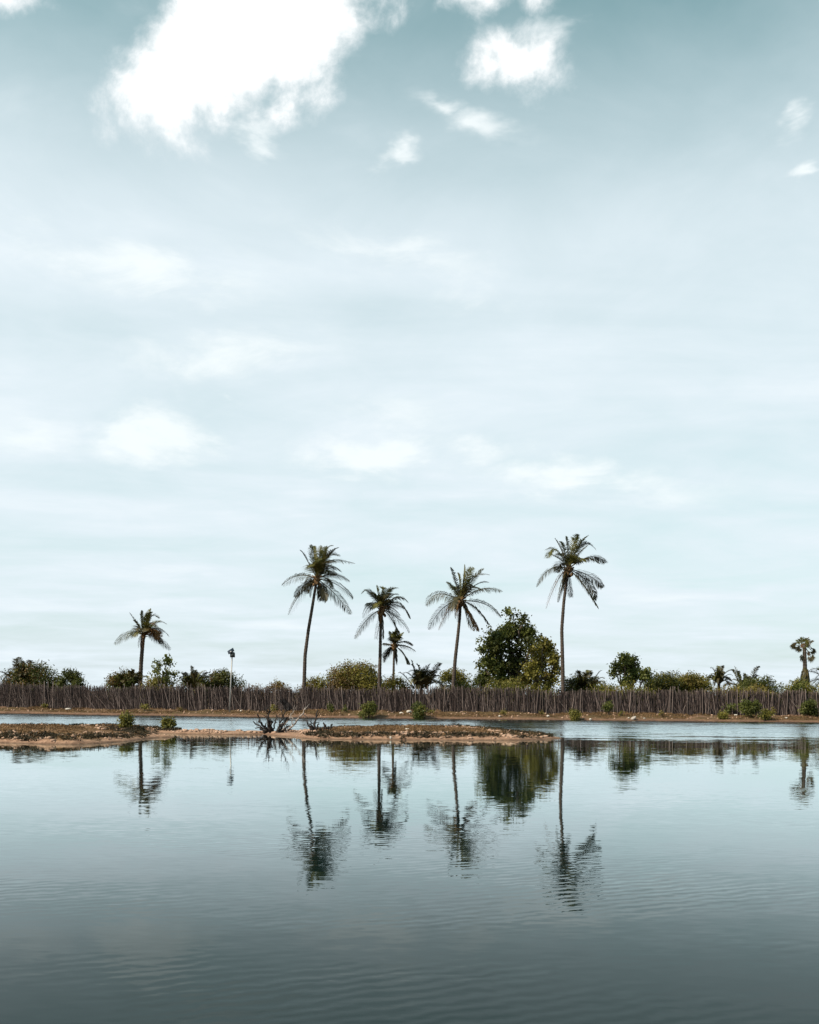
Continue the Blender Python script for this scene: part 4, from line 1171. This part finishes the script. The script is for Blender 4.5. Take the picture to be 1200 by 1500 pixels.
# ------------------------------------------------------------------ ground cover, clods and tufts (stuff)
def scatter_spit():
    r = np.random.default_rng(123)
    n = 60000
    X = r.uniform(-21, 6.8, n); Y = r.uniform(33.5, 51, n)
    sd = spit_sd(X, Y); Z = spit_z(X, Y, sd); h = spit_h(X)
    veg = fbm(X * 0.9, Y * 0.7, 3) + 0.35 * fbm(X * 3, Y * 2, 2)
    ok = (Z > 0.07) & (sd > 0.7) & (h > 0.135) & (veg > -0.02)
    # darker fleshy plants gather in a row behind the sand lip
    band = (sd > 0.25) & (sd < 1.1) & (h > 0.135) & (Z > 0.06)
    dark = band & (fbm(X * 1.7 + 3, Y * 2.0, 3) > -0.02)
    for name, mask, cap, mat, size, label in (('dry_ground_cover', ok & ~dark, 6000, 'cover_dry', 0.07, 'low dry brown ground cover on the spit'), ('green_ground_cover', dark, 4500, 'cover_dark', 0.095, 'dark olive ground cover along the spit edge')):
        i = np.nonzero(mask)[0][:cap]; c = np.stack([X[i], Y[i], Z[i]], 1); m = 5
        pts = np.repeat(c, m, axis=0) + r.normal(size=(len(c) * m, 3)) * np.array((0.06, 0.06, 0.02)) + np.array((0, 0, 0.012))
        nr = unit(r.normal(size=pts.shape) + np.array((0, 0, 0.3)))
        v, q = leaf_quads(pts, nr, size, r, 0.45, -0.5)
        tag(link(name, mesh_np(name, v, q), M[mat]), label, 'ground cover', kind='stuff')
    cand = np.nonzero((sd > 0.12) & (sd < 1.5) & (h > 0.135) & (Z > 0.05) & (fbm(X * 0.8 + 3, Y * 1.1, 3) > -0.05))[0][:520]
    cp = []; cn = []
    for k in cand:
        m = r.integers(25, 60); s0 = r.uniform(0.08, 0.2)
        dv = unit(r.normal(size=(m, 3))); dv[:, 2] = np.abs(dv[:, 2])
        cp.append(np.array((X[k], Y[k], Z[k] - 0.01)) + dv * s0 * np.array((1.3, 1.0, 0.75)) * r.uniform(0.6, 1.0, (m, 1))); cn.append(unit(dv + r.normal(size=(m, 3)) * 0.6))
    v, q = leaf_quads(np.concatenate(cp), np.concatenate(cn), 0.075, r, 0.5)
    tag(link('low_shrubby_cover', mesh_np('low_shrubby_cover', v, q), M['cover_dark']), 'dark low cushions of saltbush along the spit edge', 'ground cover', kind='stuff')
    # sand clods
    mb = MB(); j = np.nonzero((sd > 0.12) & (sd < 2.0) & (Z > 0.04) & (fbm(X * 1.2, Y, 2) > 0.0))[0][:1500]
    for k in j:
        s = r.uniform(0.02, 0.075)
        mb.lump((X[k], Y[k], Z[k] + s * 0.2), (s * 1.5, s * 1.2, s * 0.8), int(k), 0.3, 4, 6)
    tag(mb.build('sand_clods', M['clod'], None, True), 'pale sand clods strewn along the spit', 'clods', kind='stuff')
    # far bank: grass tufts, pebbles
    n = 26000
    X = r.uniform(-44, 42, n); T = r.uniform(0.4, 6.0, n); Y = shore_y(X) + T; Z = ground_z(X, Y)
    ok = (fbm(X * 0.5 + 7, Y * 0.9, 3) + 0.3 * fbm(X * 2.2, Y * 2, 2) > 0.05) & (Y < fence_y(X) + 1.5)
    i = np.nonzero(ok)[0][:7000]; c = np.stack([X[i], Y[i], Z[i]], 1); m = 4
    pts = np.repeat(c, m, axis=0) + r.normal(size=(len(c) * m, 3)) * np.array((0.08, 0.08, 0.01))
    v, q = leaf_quads(pts, unit(r.normal(size=pts.shape) * (1, 1, 0.3)), 0.12, r, 0.3, -1.2)
    tag(link('bank_grass', mesh_np('bank_grass', v, q), M['cover_dry']), 'short dry grass on the far bank', 'grass', kind='stuff')
    mb = MB()
    for k in np.nonzero((T < 4.5))[0][:700]:
        s = r.uniform(0.02, 0.07)
        mb.lump((X[k], Y[k], Z[k] + s * 0.3), (s * 1.4, s * 1.2, s), int(k) + 5, 0.3, 4, 6)
    tag(mb.build('bank_pebbles', M['clod'], None, True), 'pebbles and clods on the far bank', 'pebbles', kind='stuff')


M['cover_dry'] = leaf_mat('ground_cover_dry', [(0.0, (.05, .03, .014)), (0.5, (.14, .08, .036)), (1.0, (.26, .16, .08))], 0.2, 0.8)
M['cover_dark'] = leaf_mat('ground_cover_dark', [(0.0, (.014, .010, .005)), (0.5, (.034, .026, .012)), (1.0, (.085, .06, .026))], 0.2, 0.7)
scatter_spit()
